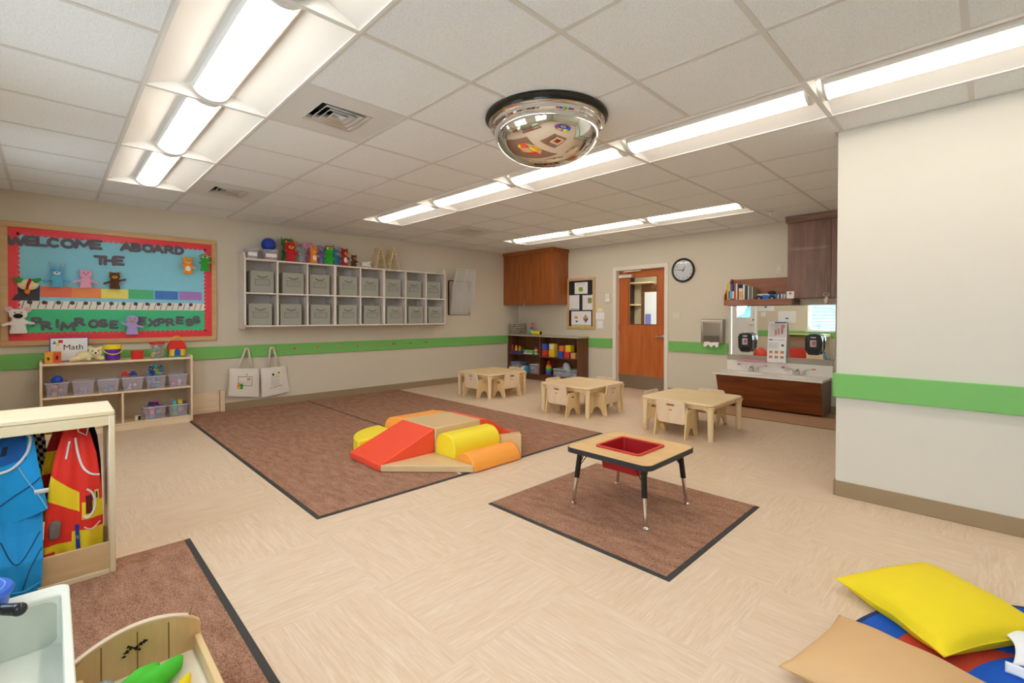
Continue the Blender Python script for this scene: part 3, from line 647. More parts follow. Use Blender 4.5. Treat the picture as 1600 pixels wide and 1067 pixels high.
# cream teddy lying on its side
t = thing('teddy_bear', 'cream teddy bear sprawled in front of the Math card', 'teddy bear', (-6.36, .30, ZT))
c = Vector((-6.37, .275, ZT+.006))
b = MB(); b.sph(c+Vector((-.01, -.035, .048)), (.045, .07, .045)); b.sph(c+Vector((.01, .045, .082)), (.050, .055, .050)); b.tube([c+Vector((0, -.07, .03)), c+Vector((.03, -.125, .024))], [.028, .022], 10); b.sph(c+Vector((.03, -.13, .024)), .025, 10, 8)
b.tube([c+Vector((.0, .05, .04)), c+Vector((.055, .085, .026))], [.024, .022], 10); b.sph(c+Vector((.055, .09, .026)), .024, 10, 8); b.tube([c+Vector((.0, .0, .04)), c+Vector((.05, -.01, .024))], [.024, .022], 10); b.sph(c+Vector((0, .005, .13)), .022, 10, 8); b.sph(c+Vector((0, .087, .125)), .022, 10, 8)
FUR = M('#eedfae', .95, var=.08, bump=.6)
part(t, 'body', b, FUR, remesh=.006); part(t, 'muzzle', MB().sph(c+Vector((.056, .045, .072)), (.02, .027, .022)), M('#f5ecd0', .9)); part(t, 'nose', MB().sph(c+Vector((.075, .045, .08)), .009), BLACK)
for s in (-1, 1): part(t, 'eye', MB().sph(c+Vector((.056, .045+.022*s, .10)), .006), BLACK)
# bucket
c = Vector((-6.39, .458, ZT))
t = thing('toy_bucket', 'purple and yellow striped round bucket with yellow rim', 'bucket', c)
part(t, 'bucket', MB().lathe([(0, 0), (.058, 0), (.069, .115), (.066, .115), (.056, .004), (0, .004)], c, 32), M('#6a2fb0', .4))
part(t, 'lid', MB().lathe([(.067, .112), (.074, .114), (.074, .158), (.07, .162), (0, .162)], c, 32), M('#f0dc26', .35))
part(t, 'handle', MB().tube([c+Vector((.078*math.cos(a), .076*math.sin(a), .118-.055*math.cos(a))) for a in [(-PI/2+PI*k/14) for k in range(15)]], .005, 8), M('#f2e23a', .4))
c = Vector((-6.39, .658, ZT))
t = thing('drum_can', 'plain red cylinder tin between the bucket and the toy jar', 'tin', c)
part(t, 'can', MB().lathe([(0, 0), (.052, 0), (.054, .004), (.054, .078), (.052, .08), (0, .08)], c, 32), M('#e0322c', .35)); part(t, 'lid', MB().lathe([(.056, .074), (.057, .088), (.053, .092), (0, .091)], c, 32), M('#e63c34', .3))
c = Vector((-6.39, .832, ZT))
t = thing('toy_jar', 'clear jar with red lid full of colourful shapes', 'jar', c)
part(t, 'jar', MB().lathe([(0, 0), (.062, .0), (.066, .01), (.066, .145), (.06, .152), (.057, .15), (.062, .14), (.062, .008), (0, .005)], c, 32), M('#e8e8f0', .08, alpha=.14))
part(t, 'lid', MB().lathe([(.066, .148), (.07, .15), (.07, .172), (.064, .176), (0, .176)], c, 32), M('#e03028', .35))
for k in range(30):
    a = k*2.4; lay = k//6; r = .040 if k % 6 else 0; q = c+Vector((r*math.cos(a), r*math.sin(a), .022+.027*lay))
    solo('toy_shape', MB().sph(q, (.016, .018, .0125), 10, 8, T=Matrix.Rotation(a, 3, 'Z')), M(MULTI[k % 4 if k % 3 else 3], .4), 'small %s shape inside the red-lidded clear jar' % cname(MULTI[k % 4 if k % 3 else 3]), 'toy', 'shapes in the red-lidded jar')
# toy house
c = Vector((-6.42, 1.01, ZT))
t = thing('toy_house', 'yellow plastic toy house with red roof and blue doors', 'toy house', c)
part(t, 'base', MB().box(c.x-.05, c.x+.058, c.y-.088, c.y+.088, c.z, c.z+.012), M('#34a04a', .4), bevel=.003)
part(t, 'wall', MB().box(c.x-.045, c.x+.048, c.y-.075, c.y+.075, c.z+.012, c.z+.105), M('#f5cf2c', .4), bevel=.004)
rf = MB()
pr = [(-.09, .1), (-.082, .088), (.082, .088), (.09, .1), (.07, .15), (.05, .182), (-.05, .182), (-.07, .15)]
rf.prism(pr, lambda a, b_, d: c+Vector((d, a, b_)), -.055, .058)
part(t, 'roof', rf, M('#dc2f22', .4), bevel=.006)
hd = MB().tube([c+Vector((0, .042*math.cos(a), .185+.042*math.sin(a))) for a in [PI*k/12 for k in range(13)]], .009, 8); part(t, 'handle', hd, M('#f5b02a', .4))
part(t, 'door', MB().prism([(-.028, .013), (.028, .013)]+arc(0, .062, .028, 0, PI, 10), lambda a, b_, d: c+Vector((.048+d, a, b_)), 0, .006), M('#2456c4', .4))
part(t, 'knob', MB().sph(c+Vector((.055, .015, .05)), .005), M('#d83030', .4))
for s in (-1, 1):
    y_ = c.y+s*.076
    part(t, 'window', MB().box(c.x-.02, c.x+.03, min(y_, y_+s*.004), max(y_, y_+s*.004), c.z+.03, c.z+.085), M('#2456c4', .4))
    for k in range(2): part(t, 'corner_post', MB().box(c.x+.046, c.x+.052, y_-.006-s*.012, y_+.006-s*.012, c.z+.018+.04*k, c.z+.05+.04*k), M('#f08a24', .5))

# ------------------------------------------------------------------ folded boards beside the shelf
t = thing('room_divider', 'pale wooden panel leaning on the wall right of the birch shelf', 'panel', (XL+.03, 1.37, 0))
T = T3(0, 0, 0)
part(t, 'board', MB().box(XL+.014, XL+.030, 1.19, 1.48, 0, .255), birch('y'), bevel=.002); part(t, 'edge_post', MB().box(XL+.014, XL+.05, 1.482, 1.535, 0, .268), birch('z'), bevel=.003)
part(t, 'slat', MB().box(XL+.031, XL+.038, 1.20, 1.48, .03, .05), birch('y'))

# ------------------------------------------------------------------ wall cubby with grey bins
CX = XL+.28; CY0, CY1, CZ0, CZ1 = 1.685, 4.745, 1.05, 1.90
t = thing('cubby_unit', 'long pale wall-mounted cubby unit with sixteen openings', 'cubby unit', (XL, CY0, CZ0))
CW = M('#e6ded6', .5, var=.02); ys = [1.703+.3775*k for k in range(9)]
for k, y in enumerate(ys):
    th = .02 if k % 1 == 0 else .02
    if k in (0, 8): part(t, 'side_panel', MB().prism([(XL, CZ0-.03), (XL+.05, CZ0-.03)]+[(CX-.05, CZ0-.03), (CX, CZ0+.02), (CX, CZ1-.0), (CX-.04, CZ1+.075), (XL, CZ1+.085)], lambda a, b_, d: Vector((a, d, b_)), y-.012, y+.012), CW, bevel=.003)
    else:
        w_ = .018 if k in (3, 5) else .011
        part(t, 'divider', MB().box(XL+.008, CX, y-w_, y+w_, CZ0+.02, 1.459), CW, bevel=.002)
        part(t, 'divider', MB().box(XL+.008, CX, y-w_, y+w_, 1.481, CZ1-.02), CW, bevel=.002)
a0, a1 = ys[0]+.012, ys[8]-.012
part(t, 'top_board', MB().box(XL, CX, a0, a1, CZ1-.02, CZ1), CW, bevel=.002); part(t, 'shelf_board', MB().box(XL+.008, CX, a0, a1, 1.46, 1.48), CW, bevel=.002)
part(t, 'bottom_board', MB().box(XL, CX, a0, a1, CZ0, CZ0+.02), CW, bevel=.002); part(t, 'back_panel', MB().box(XL, XL+.006, a0, a1, CZ0+.02, CZ1-.02), M('#cfcac4', .6))
BIN = M('#a5a79e', .85, var=.06, scale=90, bump=.3, bscale=260)
def fabric_bin(loc, label, first=[None]):
    if first[0]: return dup(first[0], loc, label=label)
    t = thing('storage_bin', label, 'storage bin', loc, 'grey fabric bins in the wall cubby', world=False)
    w_, d_, h_ = .268, .235, .268
    b = MB(); o = .004
    b.box(-d_/2, d_/2, -w_/2, w_/2, 0, .006).box(d_/2-.006, d_/2, -w_/2, w_/2, .006, h_).box(-d_/2, -d_/2+.006, -w_/2, w_/2, .006, h_).box(-d_/2+.006, d_/2-.006, -w_/2, -w_/2+.006, .006, h_).box(-d_/2+.006, d_/2-.006, w_/2-.006, w_/2, .006, h_)
    part(t, 'body', b, BIN, bevel=.002)
    part(t, 'rim', MB().tube([(-d_/2+.003, -w_/2+.003, h_), (d_/2-.003, -w_/2+.003, h_), (d_/2-.003, w_/2-.003, h_), (-d_/2+.003, w_/2-.003, h_)], .005, 8, closed=True), BIN)
    hd = MB().grid(lambda u, v: Vector((d_/2+.001+.016*math.sin(PI*u)*(.4+.6*v), (u-.5)*.12, .205-.022*math.sin(PI*u)-.014*v+.014)), 14, 2)
    part(t, 'handle', hd, M('#7f8078', .85), solid=.003)
    pk = MB().box(d_/2, d_/2+.003, -.085, .085, .095, .165); part(t, 'label_pocket', pk, M('#9c9e96', .5, bump=.1), bevel=.001)
    part(t, 'pocket_hem', MB().box(d_/2+.003, d_/2+.005, -.087, .087, .163, .169).box(d_/2+.003, d_/2+.005, -.087, -.081, .095, .163).box(d_/2+.003, d_/2+.005, .081, .087, .095, .163).box(d_/2+.003, d_/2+.005, -.087, .087, .09, .095), M('#80827b', .85))
    first[0] = t; return t
ordn = ['first', 'second', 'third', 'fourth', 'fifth', 'sixth', 'seventh', 'last']
up = [.205, .205, .175, .205, .165, .170, .165, .165]; lo_ = [.183, .175, .185, .2, .2, .205, .2, .20]
for row, zz in (('upper', 1.481), ('lower', 1.071)):
    for k in range(8):
        off = (up if row == 'upper' else lo_)[k]; ins = .02+.006*((k*7+3) % 4)/3
        fabric_bin((CX-ins-.125, ys[k]+min(off, .215), zz), 'grey fabric bin in the %s row of the wall cubby, %s from the left' % (row, ordn[k]) if k < 7 else 'grey fabric bin in the %s row of the wall cubby, at the right end' % row)

# ---- on top of the cubby
ZC = CZ1+.001
for y0, y1, lb in ((1.728, 1.868, 'small clear plastic box with white label, far left on the wall cubby'), (1.93, 2.10, 'clear plastic box with white label under the blue ball')):
    t = clear_bin(CX-.03, y0, y1, ZC, .13, lb, depth=.17, group=None); part(t, 'label_card', MB().box(CX-.0345, CX-.031, y0+.02, y1-.02, ZC+.035, ZC+.08), M('#f6f4f4', .6))
    solo('orange_strip', MB().box(CX-.12, CX-.06, y0+.03, y1-.03, ZC+.0035, ZC+.085), M('#e89a62' if y0 > 1.8 else '#d8b8b0', .7), '%s papers inside the clear box %s' % (('orange', 'under the blue ball') if y0 > 1.8 else ('pale pink', 'at the left end of the wall cubby')), 'papers')
toy_ball((CX-.13, 2.012, ZC+.205), .088, '#1b3fae', 'big blue ball sitting on a clear box above the cubby', None)
def onc(u, dx=0): x_ = CX-.075 if dx > -.05 else XL+.075; p = PX(u, 410, x_); return (x_, p.y, ZC+.006)
PG = 'plush puppets lined up on the wall cubby'
def up_(u, dx): return onc(u, dx)
puppet('hand_puppet', 'tall green plush puppet with yellow face and dark red hair', 'puppet', onc(449, -.06), .35, '#2f7a35', 'bear', muz='#ecd080', rz=.2, reach=.22, flat=.7, group=PG)
b = MB()
puppet('hand_puppet', 'bright red bear puppet with orange muzzle, front of the cubby top', 'puppet', onc(454, .04), .285, '#c9202c', 'bear', muz='#f0a040', rz=-.1, arms=(.8, .4), reach=.27, flat=.75, group=PG)
puppet('hand_puppet', 'grey elephant plush puppet beside the red bear puppet', 'puppet', onc(471.5, .02), .235, '#8f9498', 'elephant', rz=.2, reach=.2, flat=.6, group=PG)
puppet('hand_puppet', 'pink pig plush puppet behind the orange one on the cubby', 'puppet', onc(481, -.07), .32, '#ee9ec4', 'pig', muz='#f3b6d2', reach=.22, flat=.7, group=PG)
puppet('hand_puppet', 'orange cat plush puppet turned sideways on the wall cubby', 'puppet', onc(490, .03), .245, '#f58c1e', 'bear', muz='#f7c080', belly='#f5ece0', rz=.3, arms=(.2, .5), reach=.24, flat=.7, group=PG)
puppet('hand_puppet', 'lilac bird plush puppet behind the green frog puppet', 'puppet', onc(499, -.08), .30, '#9a8cd0', 'bird', rz=-.7, reach=.2, flat=.7, group=PG)
puppet('hand_puppet', 'green frog puppet in a yellow striped hat on the cubby', 'puppet', onc(514, .04), .27, '#2cae30', 'frog', hat='#f0c846', arms=(.3, .2), reach=.27, flat=.75, group=PG)
puppet('hand_puppet', 'sky blue rabbit plush puppet leaning right of the frog puppet', 'puppet', onc(526, -.1), .265, '#58aee8', 'rabbit', muz='#e8f0f8', rz=.3, arms=(.3, .6), reach=.26, flat=.7, group=PG)
puppet('hand_puppet', 'dark red monkey plush puppet with orange face right of rabbit', 'puppet', onc(538, -.0), .265, '#a02028', 'monkey', muz='#e89048', belly='#f2ece6', rz=.4, reach=.24, flat=.7, group=PG)
puppet('hand_puppet', 'dark brown bear plush puppet slumped near the wooden triangles', 'puppet', onc(553, .0), .18, '#54321c', 'bear', muz='#cf8c4a', arms=(.2, .4), reach=.28, flat=.8, group=PG)
puppet('hand_puppet', 'white mouse plush puppet lying flat right of the brown bear', 'puppet', (CX-.10, PX(565, 410, CX-.1).y, ZC+.05), .17, '#e9e9e8', 'mouse', rz=0, tilt=-1.5, flat=.6, reach=.2, group=PG)
for k, u in enumerate((591, 612)):
    y = PX(u, 410, CX-.1).y; t = thing('wooden_triangle', '%s slatted wooden triangle frame on the right part of the wall cubby' % ('left-hand' if k == 0 else 'right-hand'), 'triangle toy', (CX-.10, y, ZC))
    x0, x1 = CX-.2, CX-.02; hw = .085; ht = .33
    ms = wood('tri', '#f0dcb2', '#e2c894', 'z')
    for x in (x0, x1):
        for s in (-1, 1):
            part(t, 'leg', MB().tube([(x, y+s*hw, ZC+.007), (x, y+s*.004, ZC+ht)], .0075, 6), ms)
    for q in range(11):
        f = q/11
        for s in (-1, 1): part(t, 'slat', MB().box(x0, x1, y+s*hw*(1-f)-.003, y+s*hw*(1-f)+.003, ZC+.012+(ht-.01)*f, ZC+.030+(ht-.01)*f), ms)

# ------------------------------------------------------------------ wire drying rack
t = thing('drying_rack', 'white wire shelves hanging from a black wall rack', 'wire rack', (XL, 4.99, 1.21))
ya, yb, za, zb = 4.995, 5.465, 1.215, 1.815
BM = M('#1a1a1a', .4)
b = MB()
for y in (ya, yb): b.box(XL, XL+.02, y-.01, y+.01, za, zb)
b.box(XL+.002, XL+.018, ya, yb, za-.007, za+.007).box(XL+.002, XL+.018, ya, yb, zb-.007, zb+.007)
part(t, 'rack_frame', b, BM, bevel=.002)
WM = M('#efedea', .4)
for k in range(9):
    z0 = 1.27+.055*k; ln = .62; th = math.radians(22-.6*k)
    wv = Vector((math.sin(th), 0, math.cos(th)*.8)).normalized(); o = Vector((XL+.028+.007*k, 0, z0-.05))
    b = MB()
    if z0 > 1.75: break
    for y in (ya+.02, (ya+yb)/2, yb-.02): b.tube([o+Vector((0, y, 0)), o+Vector((0, y, 0))+wv*.38], .0045, 5)
    for q in range(17):
        pp = o+wv*(.38*q/16); b.tube([pp+Vector((0, ya+.02, 0)), pp+Vector((0, yb-.02, 0))], .0042, 5)
    part(t, 'wire_shelf', b, WM)
# ------------------------------------------------------------------ coat pegs and tote bags
pw = wood('peg', '#d9b07a', '#c4935a', 'x')
def peg(y, z, label, first=[None]):
    if first[0]: return dup(first[0], (XL+.018, y, z), label=label)
    t = thing('coat_peg', label, 'coat peg', (XL+.018, y, z), 'wooden coat pegs on the green wall rail', world=False)
    part(t, 'star_plate', MB().prism([(r*math.cos(a), r*math.sin(a)) for k in range(10) for a, r in ((PI/2+PI*k/5, .024 if k % 2 == 0 else .013),)], lambda a, b_, d: Vector((d, a, b_)), 0, .006), pw)
    part(t, 'peg', MB().lathe([(.009, .006), (.008, .05), (.013, .058), (.012, .068), (0, .071)], (0, 0, 0), 12, axis='x'), pw)
    first[0] = t; return t
pl = ['first empty wooden peg just right of the tote bags', 'second empty wooden peg right of the tote bags', 'third empty wooden peg right of the tote bags', 'fourth empty wooden peg right of the tote bags', 'fifth empty wooden peg right of the tote bags', 'sixth empty wooden peg right of the tote bags', 'second-last wooden peg on the green rail', 'last wooden peg at the right end of the row']
peg(1.775, .748, 'wooden peg holding the tote bag with the parrot picture'); peg(2.076, .748, 'wooden peg holding the tote bag with the list print')
for k in range(8): peg(2.379+.3035*k, .748, pl[k])
CAN = M('#e9e2d8', .9, var=.04, bump=.3, bscale=300)
def tote(ypeg, corners, label, deco):
    t = thing('tote_bag', label, 'tote bag', (XL+.05, ypeg, corners[2][1]), 'canvas tote bags on the pegs')
    (tl, tr, br, bl) = corners
    b = MB(); NU, NV = 20, 16
    def P_(u, v, side):
        y = (tl[0]*(1-u)+tr[0]*u)*(1-v)+(bl[0]*(1-u)+br[0]*u)*v; z = (tl[1]*(1-u)+tr[1]*u)*(1-v)+(bl[1]*(1-u)+br[1]*u)*v
        th = .004+.030*math.sin(PI*min(1, max(0, u)))**.6*math.sin(PI*min(1, .15+v*.8))
        return Vector((XL+.052+(th if side else -min(th, .028))+.004*math.sin(9*u+3*v), y, z))
    b.grid(lambda u, v: P_(u, v, 1), NU, NV); b.grid(lambda u, v: P_(u, v, 0), NU, NV)
    for seq in ([(0, j/NV) for j in range(NV+1)], [(1, j/NV) for j in range(NV+1)], [(i/NU, 1) for i in range(NU+1)]):
        n = len(seq); b.add([P_(u, v, 1) for u, v in seq]+[P_(u, v, 0) for u, v in seq], [(i, i+1, n+i+1, n+i) for i in range(n-1)])
    part(t, 'bag', b, CAN)
    zp = .757
    for dx in (.012, -.012):
        x = XL+.058+dx; pts = [(x-.004, tl[0]*.72+tr[0]*.28, tl[1]*.72+tr[1]*.28-.01), (XL+.06+dx*.6, ypeg-.024, zp-.02), (XL+.06+dx*.6, ypeg-.016, zp+.013), (XL+.06+dx*.6, ypeg+.016, zp+.013), (XL+.06+dx*.6, ypeg+.024, zp-.02), (x-.004, tl[0]*.28+tr[0]*.72, tl[1]*.28+tr[1]*.72-.01)]
        s = MB(); w_ = .016
        vs = []; fs = []
        for q, p in enumerate(pts):
            p = Vector(p); tg = Vector(pts[min(q+1, 5)])-Vector(pts[max(q-1, 0)]); nrm = Vector((0, -tg.z, tg.y)).normalized()*w_
            vs += [p-nrm*.7, p+nrm*.7]
        fs = [(2*q, 2*q+1, 2*q+3, 2*q+2) for q in range(5)]
        s.add(vs, fs); part(t, 'strap', s, CAN, solid=.0025)
    deco(t, lambda u, v: P_(u, v, 1)+Vector((.0015, 0, 0)))
    return t
def decal(t, name, P_, u0, u1, v0, v1, mat, label=None):
    return part(t, name, MB().grid(lambda u, v: P_(u0+(u1-u0)*u, v0+(v1-v0)*v), 4, 4), mat, label=label)
INK = M('#3a3a46', .9)
def deco1(t, P_):
    for a in ((.27, .74, .28, .295), (.27, .74, .60, .615), (.27, .285, .28, .615), (.725, .74, .28, .615)): decal(t, 'printed_frame', P_, *a, INK)
    decal(t, 'print_figure', P_, .26, .34, .50, .72, M('#e8962a', .9)); decal(t, 'print_figure', P_, .335, .44, .54, .73, M('#2a9a34', .9)); decal(t, 'print_figure', P_, .31, .36, .60, .70, M('#e8e04a', .9))
    decal(t, 'print_figure', P_, .56, .68, .33, .42, M('#c89a86', .9)); decal(t, 'print_dot', P_, .54, .57, .20, .24, M('#3a2030', .9))
    for k in range(4): decal(t, 'print_line', P_, .34, .68, .45+.035*k, .455+.035*k, M('#a8a4a4', .9))
def deco2(t, P_):
    for k in range(8): decal(t, 'print_line', P_, .33, .68-.03*(k % 3), .34+.045*k, .35+.045*k, M('#8a8a94', .9))
    decal(t, 'print_figure', P_, .40, .48, .22, .30, INK); decal(t, 'print_figure', P_, .52, .66, .24, .34, M('#e8dc7a', .9)); decal(t, 'print_figure', P_, .62, .70, .18, .24, M('#46a04c', .9))
    for k, c in enumerate(('#e05a48', '#e8963a', '#303a70', '#303a70', '#e8b04a', '#303a70', '#303a70')): decal(t, 'print_figure', P_, .30+.065*k, .34+.065*k, .72-.008*k, .75-.008*k, M(c, .9))
tote(1.775, [(1.586, .534), (1.925, .508), (1.918, .140), (1.570, .186)], 'cream canvas tote bag with small green parrot print, left of the two', deco1)
tote(2.076, [(1.940, .508), (2.250, .517), (2.300, .166), (1.955, .125)], 'cream canvas tote bag with printed list, right of the two', deco2)

# ================================================================== BACK WALL
# ------------------------------------------------------------------ left wall cabinet
def cabinet(name, label, x0, x1, yf, z0, z1, mf, doors, crown=.07):
    t = thing(name, label, 'cabinet', (x0, yf, z0))
    part(t, 'body', MB().box(x0, x1, yf+.02, YB, z0, z1-.002), mf('z'), bevel=.002)
    part(t, 'crown', MB().prism([(yf-.025, z1-.001), (yf-.025, z1-crown*.45), (yf+.0, z1-crown), (YB, z1-crown), (YB, z1-.001)], lambda a, b_, d: Vector((d, a, b_)), x0+(0 if x0 < -6 else -.02), x1+.02), mf('x'), bevel=.003)
    for (a, b_, hs) in doors:
        d = part(t, 'door', MB().box(a+.0015, b_-.0015, yf, yf+.019, z0+.005, z1-crown-.004), mf('z'), bevel=.002)
        hx = b_-.035 if hs > 0 else a+.035
        part(d, 'handle', MB().tube([(hx, yf, z0+.06), (hx, yf-.022, z0+.075), (hx, yf-.028, z0+.11), (hx, yf-.022, z0+.145), (hx, yf, z0+.16)], .0045, 8), CHROME)
    return t
cx1 = -5.405; yf = 6.33
mid = PY(834 if False else 829, 450, yf).x
cabinet('wall_cabinet', 'brown wood wall cabinet with two doors in the far left corner', XL+.002, cx1, yf, 1.405, CZ-.002, cherry, [(XL+.002, mid, 1), (mid, cx1, -1)])
p = PY(818.5, 475, yf-.03)
solo('keyring', MB().sph((p.x, yf-.03, 1.40), .012, 10, 8).tube([(p.x+.004, yf-.03, 1.41), (p.x+.02, yf-.03, 1.46), (p.x+.03, yf-.026, 1.49)], .002, 5), M('#e8e0d4', .5), 'small white key tag hanging from the brown corner cabinet handle', 'key tag', base=(p.x, yf-.03, 1.388))
# ------------------------------------------------------------------ base shelf unit with counter
bx0, bx1, by0, bz1 = XL+.002, -4.945, 6.44, .838
t = thing('storage_shelf', 'dark walnut open storage unit under the corner cabinet', 'shelf unit', (bx0, by0, 0))
W_ = walnut('z')
bm_ = PY(850, 560, by0).x; bmid = PY(843, 540, by0).x
part(t, 'side_panel', MB().box(bx0, bx0+.03, by0, YB-.013, 0, bz1-.03), W_, bevel=.002); part(t, 'side_panel', MB().box(bx1-.025, bx1, by0, YB-.013, 0, bz1-.03), walnut('z'), bevel=.002)
part(t, 'divider', MB().box(bmid-.012, bmid+.012, by0, YB-.03, .11, bz1-.03), W_, bevel=.002)
part(t, 'back_panel', MB().box(bx0+.03, bx1-.025, YB-.029, YB-.014, .0, bz1-.03), walnut('z'))
part(t, 'kick_board', MB().box(bx0+.03, bx1-.025, by0+.01, by0+.03, 0, .09), walnut('x'))
part(t, 'bottom_board', MB().box(bx0+.03, bx1-.025, by0, YB-.03, .09, .11), walnut('x'), bevel=.002)
zs = PY(820, 550, by0).z
part(t, 'shelf_board', MB().box(bx0+.03, bmid-.012, by0+.005, YB-.03, .45, .47), walnut('x'), bevel=.002); part(t, 'shelf_board', MB().box(bmid+.012, bx1-.025, by0+.005, YB-.03, .43, .45), walnut('x'), bevel=.002)
part(t, 'countertop', MB().box(bx0, bx1+.015, by0-.02, YB-.013, bz1-.03, bz1), M('#b9b0a0', .4, var=.12, scale=200), bevel=.004)
# contents, right upper compartment: cubes
def cube(x0, s, z, c, label, y=None, fig=None, gp=None):
    y = by0+.03 if y is None else y
    t = thing('foam_cube', label, 'block', (x0+s/2, y+s/2, z), gp)
    part(t, 'cube', MB().box(x0, x0+s, y, y+s, z, z+s), M(c, .6), bevel=.004)
    if fig: part(t, 'picture', MB().box(x0+s*.2, x0+s*.8, y-.0012, y, z+s*.2, z+s*.8), M(fig, .7))
def U(u): return PY(u, 550, by0+.04).x
x = lambda u: U(u)
s_ = .118; zb = .45
for x_, sz, c, lb in ((-5.795, .118, '#d83c36', 'red foam cube, lower row far left'), (-5.63, .125, '#edc828', 'yellow foam cube, lower row second from the left'), (-5.425, .112, '#3a56b8', 'blue foam cube in the lower row middle'), (-5.275, .112, '#d8403a', 'red foam cube in the lower row, right of the blue one'), (-5.125, .10, '#d9a86a', 'tan foam cube at the lower row right end')):
    cube(x_, sz, .4505, c, lb+' of the walnut unit')
for x_, sz, zz, c, lb, fg in ((-5.80, .112, .5695, '#3c5cc0', 'blue foam cube, upper row far left', None), (-5.625, .115, .5765, '#f0d860', 'pale yellow picture cube in the upper row', '#d8d8ea'), (-5.39, .10, .5635, '#e8703a', 'orange foam cube in the upper row', None), (-5.245, .115, .5635, '#e9cc2c', 'yellow foam cube, upper row right end', None)):
    cube(x_, sz, zz, c, lb+' of the walnut unit', fig=fg)
# right lower compartment: ring stacker, bin, bag
c = Vector((PY(857.5, 570, 6.52).x, 6.52, .111))
t = thing('ring_stacker', 'rainbow ring stacking toy in the walnut unit', 'stacking toy', c)
for k, (cc, r) in enumerate((('#8a4ab0', .062), ('#5a56c0', .060), ('#3a9ad0', .056), ('#45b048', .06), ('#e8d030', .055), ('#f08a2a', .048), ('#d83030', .04))):
    z = .016+.031*k; part(t, 'ring', MB().tube([c+Vector(((r-.016)*math.cos(a), (r-.016)*math.sin(a), z)) for a in [2*PI*q/20 for q in range(20)]], .0158, 10, closed=True), M(cc, .35))
part(t, 'pole', MB().cyl(c, c+Vector((0, 0, .24)), .012), M('#f0f0f0', .4)); part(t, 'knob', MB().sph(c+Vector((0, 0, .235)), .025), M('#d8242a', .35))
xa, xb = PY(864, 575, 6.46).x, bx1-.04
clear_binY = None
def clear_box(x0, x1, y0, y1, z, h, label, lid=None):
    t = thing('storage_box', label, 'storage box', ((x0+x1)/2, (y0+y1)/2, z))
    b = MB(); b.box(x0, x1, y0, y1, z, z+.004)
    for a in ((x0, x1, y0, y0+.004), (x0, x1, y1-.004, y1), (x0, x0+.004, y0+.004, y1-.004), (x1-.004, x1, y0+.004, y1-.004)): b.box(*a, z+.004, z+h)
    part(t, 'tub', b, M('#d6dff0', .12, alpha=.2), smooth=False)
    r = MB()
    if lid: r.box(x0-.006, x1+.006, y0-.006, y1+.006, z+h, z+h+.014); part(t, 'lid', r, M(lid, .3, alpha=.85), bevel=.003)
    else:
        for a in ((x0-.006, x1+.006, y0-.006, y0), (x0-.006, x1+.006, y1, y1+.006), (x0-.006, x0, y0, y1), (x1, x1+.006, y0, y1)): r.box(*a, z+h-.012, z+h)
        part(t, 'rim', r, M('#dfe4ee', .3, alpha=.8))
    return t
clear_box(xa, xb, 6.47, 6.68, .111, .135, 'clear open box of toys in the walnut unit, lower right')
rn = random.Random(5)
def fill(x0, x1, y0, y1, z, h, cols, label, gp, s=.03):
    nx = max(1, int((x1-x0-.02)/(s*1.15))); ny = min(3, max(1, int((y1-y0-.02)/(s*1.15)))); nz = max(1, int((h-.01)/s))
    for k in range(nz):
        for i in range(nx):
            for j in range(ny):
                if k == nz-1 and rn.random() < .35: continue
                if j > 0 and k < nz-1: continue
                cx_ = x0+.01+s*.6+i*(x1-x0-.02-s*1.1)/max(1, nx-1 if nx > 1 else 1); cy_ = y0+.012+s*.6+j*s*1.12; cz_ = z+.0045+k*s
                mb = MB(); q = rn.random(); T = T3(cx_, cy_, cz_, 0, 0, rn.uniform(-.2, .2))
                if q < .5: mb.box(-s*.46, s*.46, -s*.46, s*.46, 0, s*.97)
                else: mb.sph((0, 0, s*.49), s*.49, 10, 8)
                cc_ = rn.choice(cols); solo('toy_block' if q < .5 else 'toy_ball', mb.move(T), M(cc_, .45), label.replace('small', 'small '+cname(cc_), 1), 'toy', gp, bevel=.002 if q < .5 else 0)
fill(xa, xb, 6.47, 6.68, .111, .10, ['#8fb8e0', '#c8d4e8', '#e8c88a', '#e07860', '#7aa6e0'], 'small toy inside the clear open box in the walnut unit', 'toys in the walnut unit\'s clear open box', .036)
px = PY(888, 560, 6.6).x
solo('plastic_bag', MB().sph((px-.015, 6.57, .285), (.07, .06, .075), 18, 12).sph((px+.03, 6.565, .25), (.05, .05, .06), 14, 10).sph((px-.03, 6.57, .33), (.045, .04, .035), 14, 10), M('#c9cfd4', .35, var=.2, scale=30, bump=.8, bscale=30), 'crumpled grey plastic bag stuffed in the clear box, walnut unit', 'plastic bag', base=(px, 6.57, .19), remesh=.008)
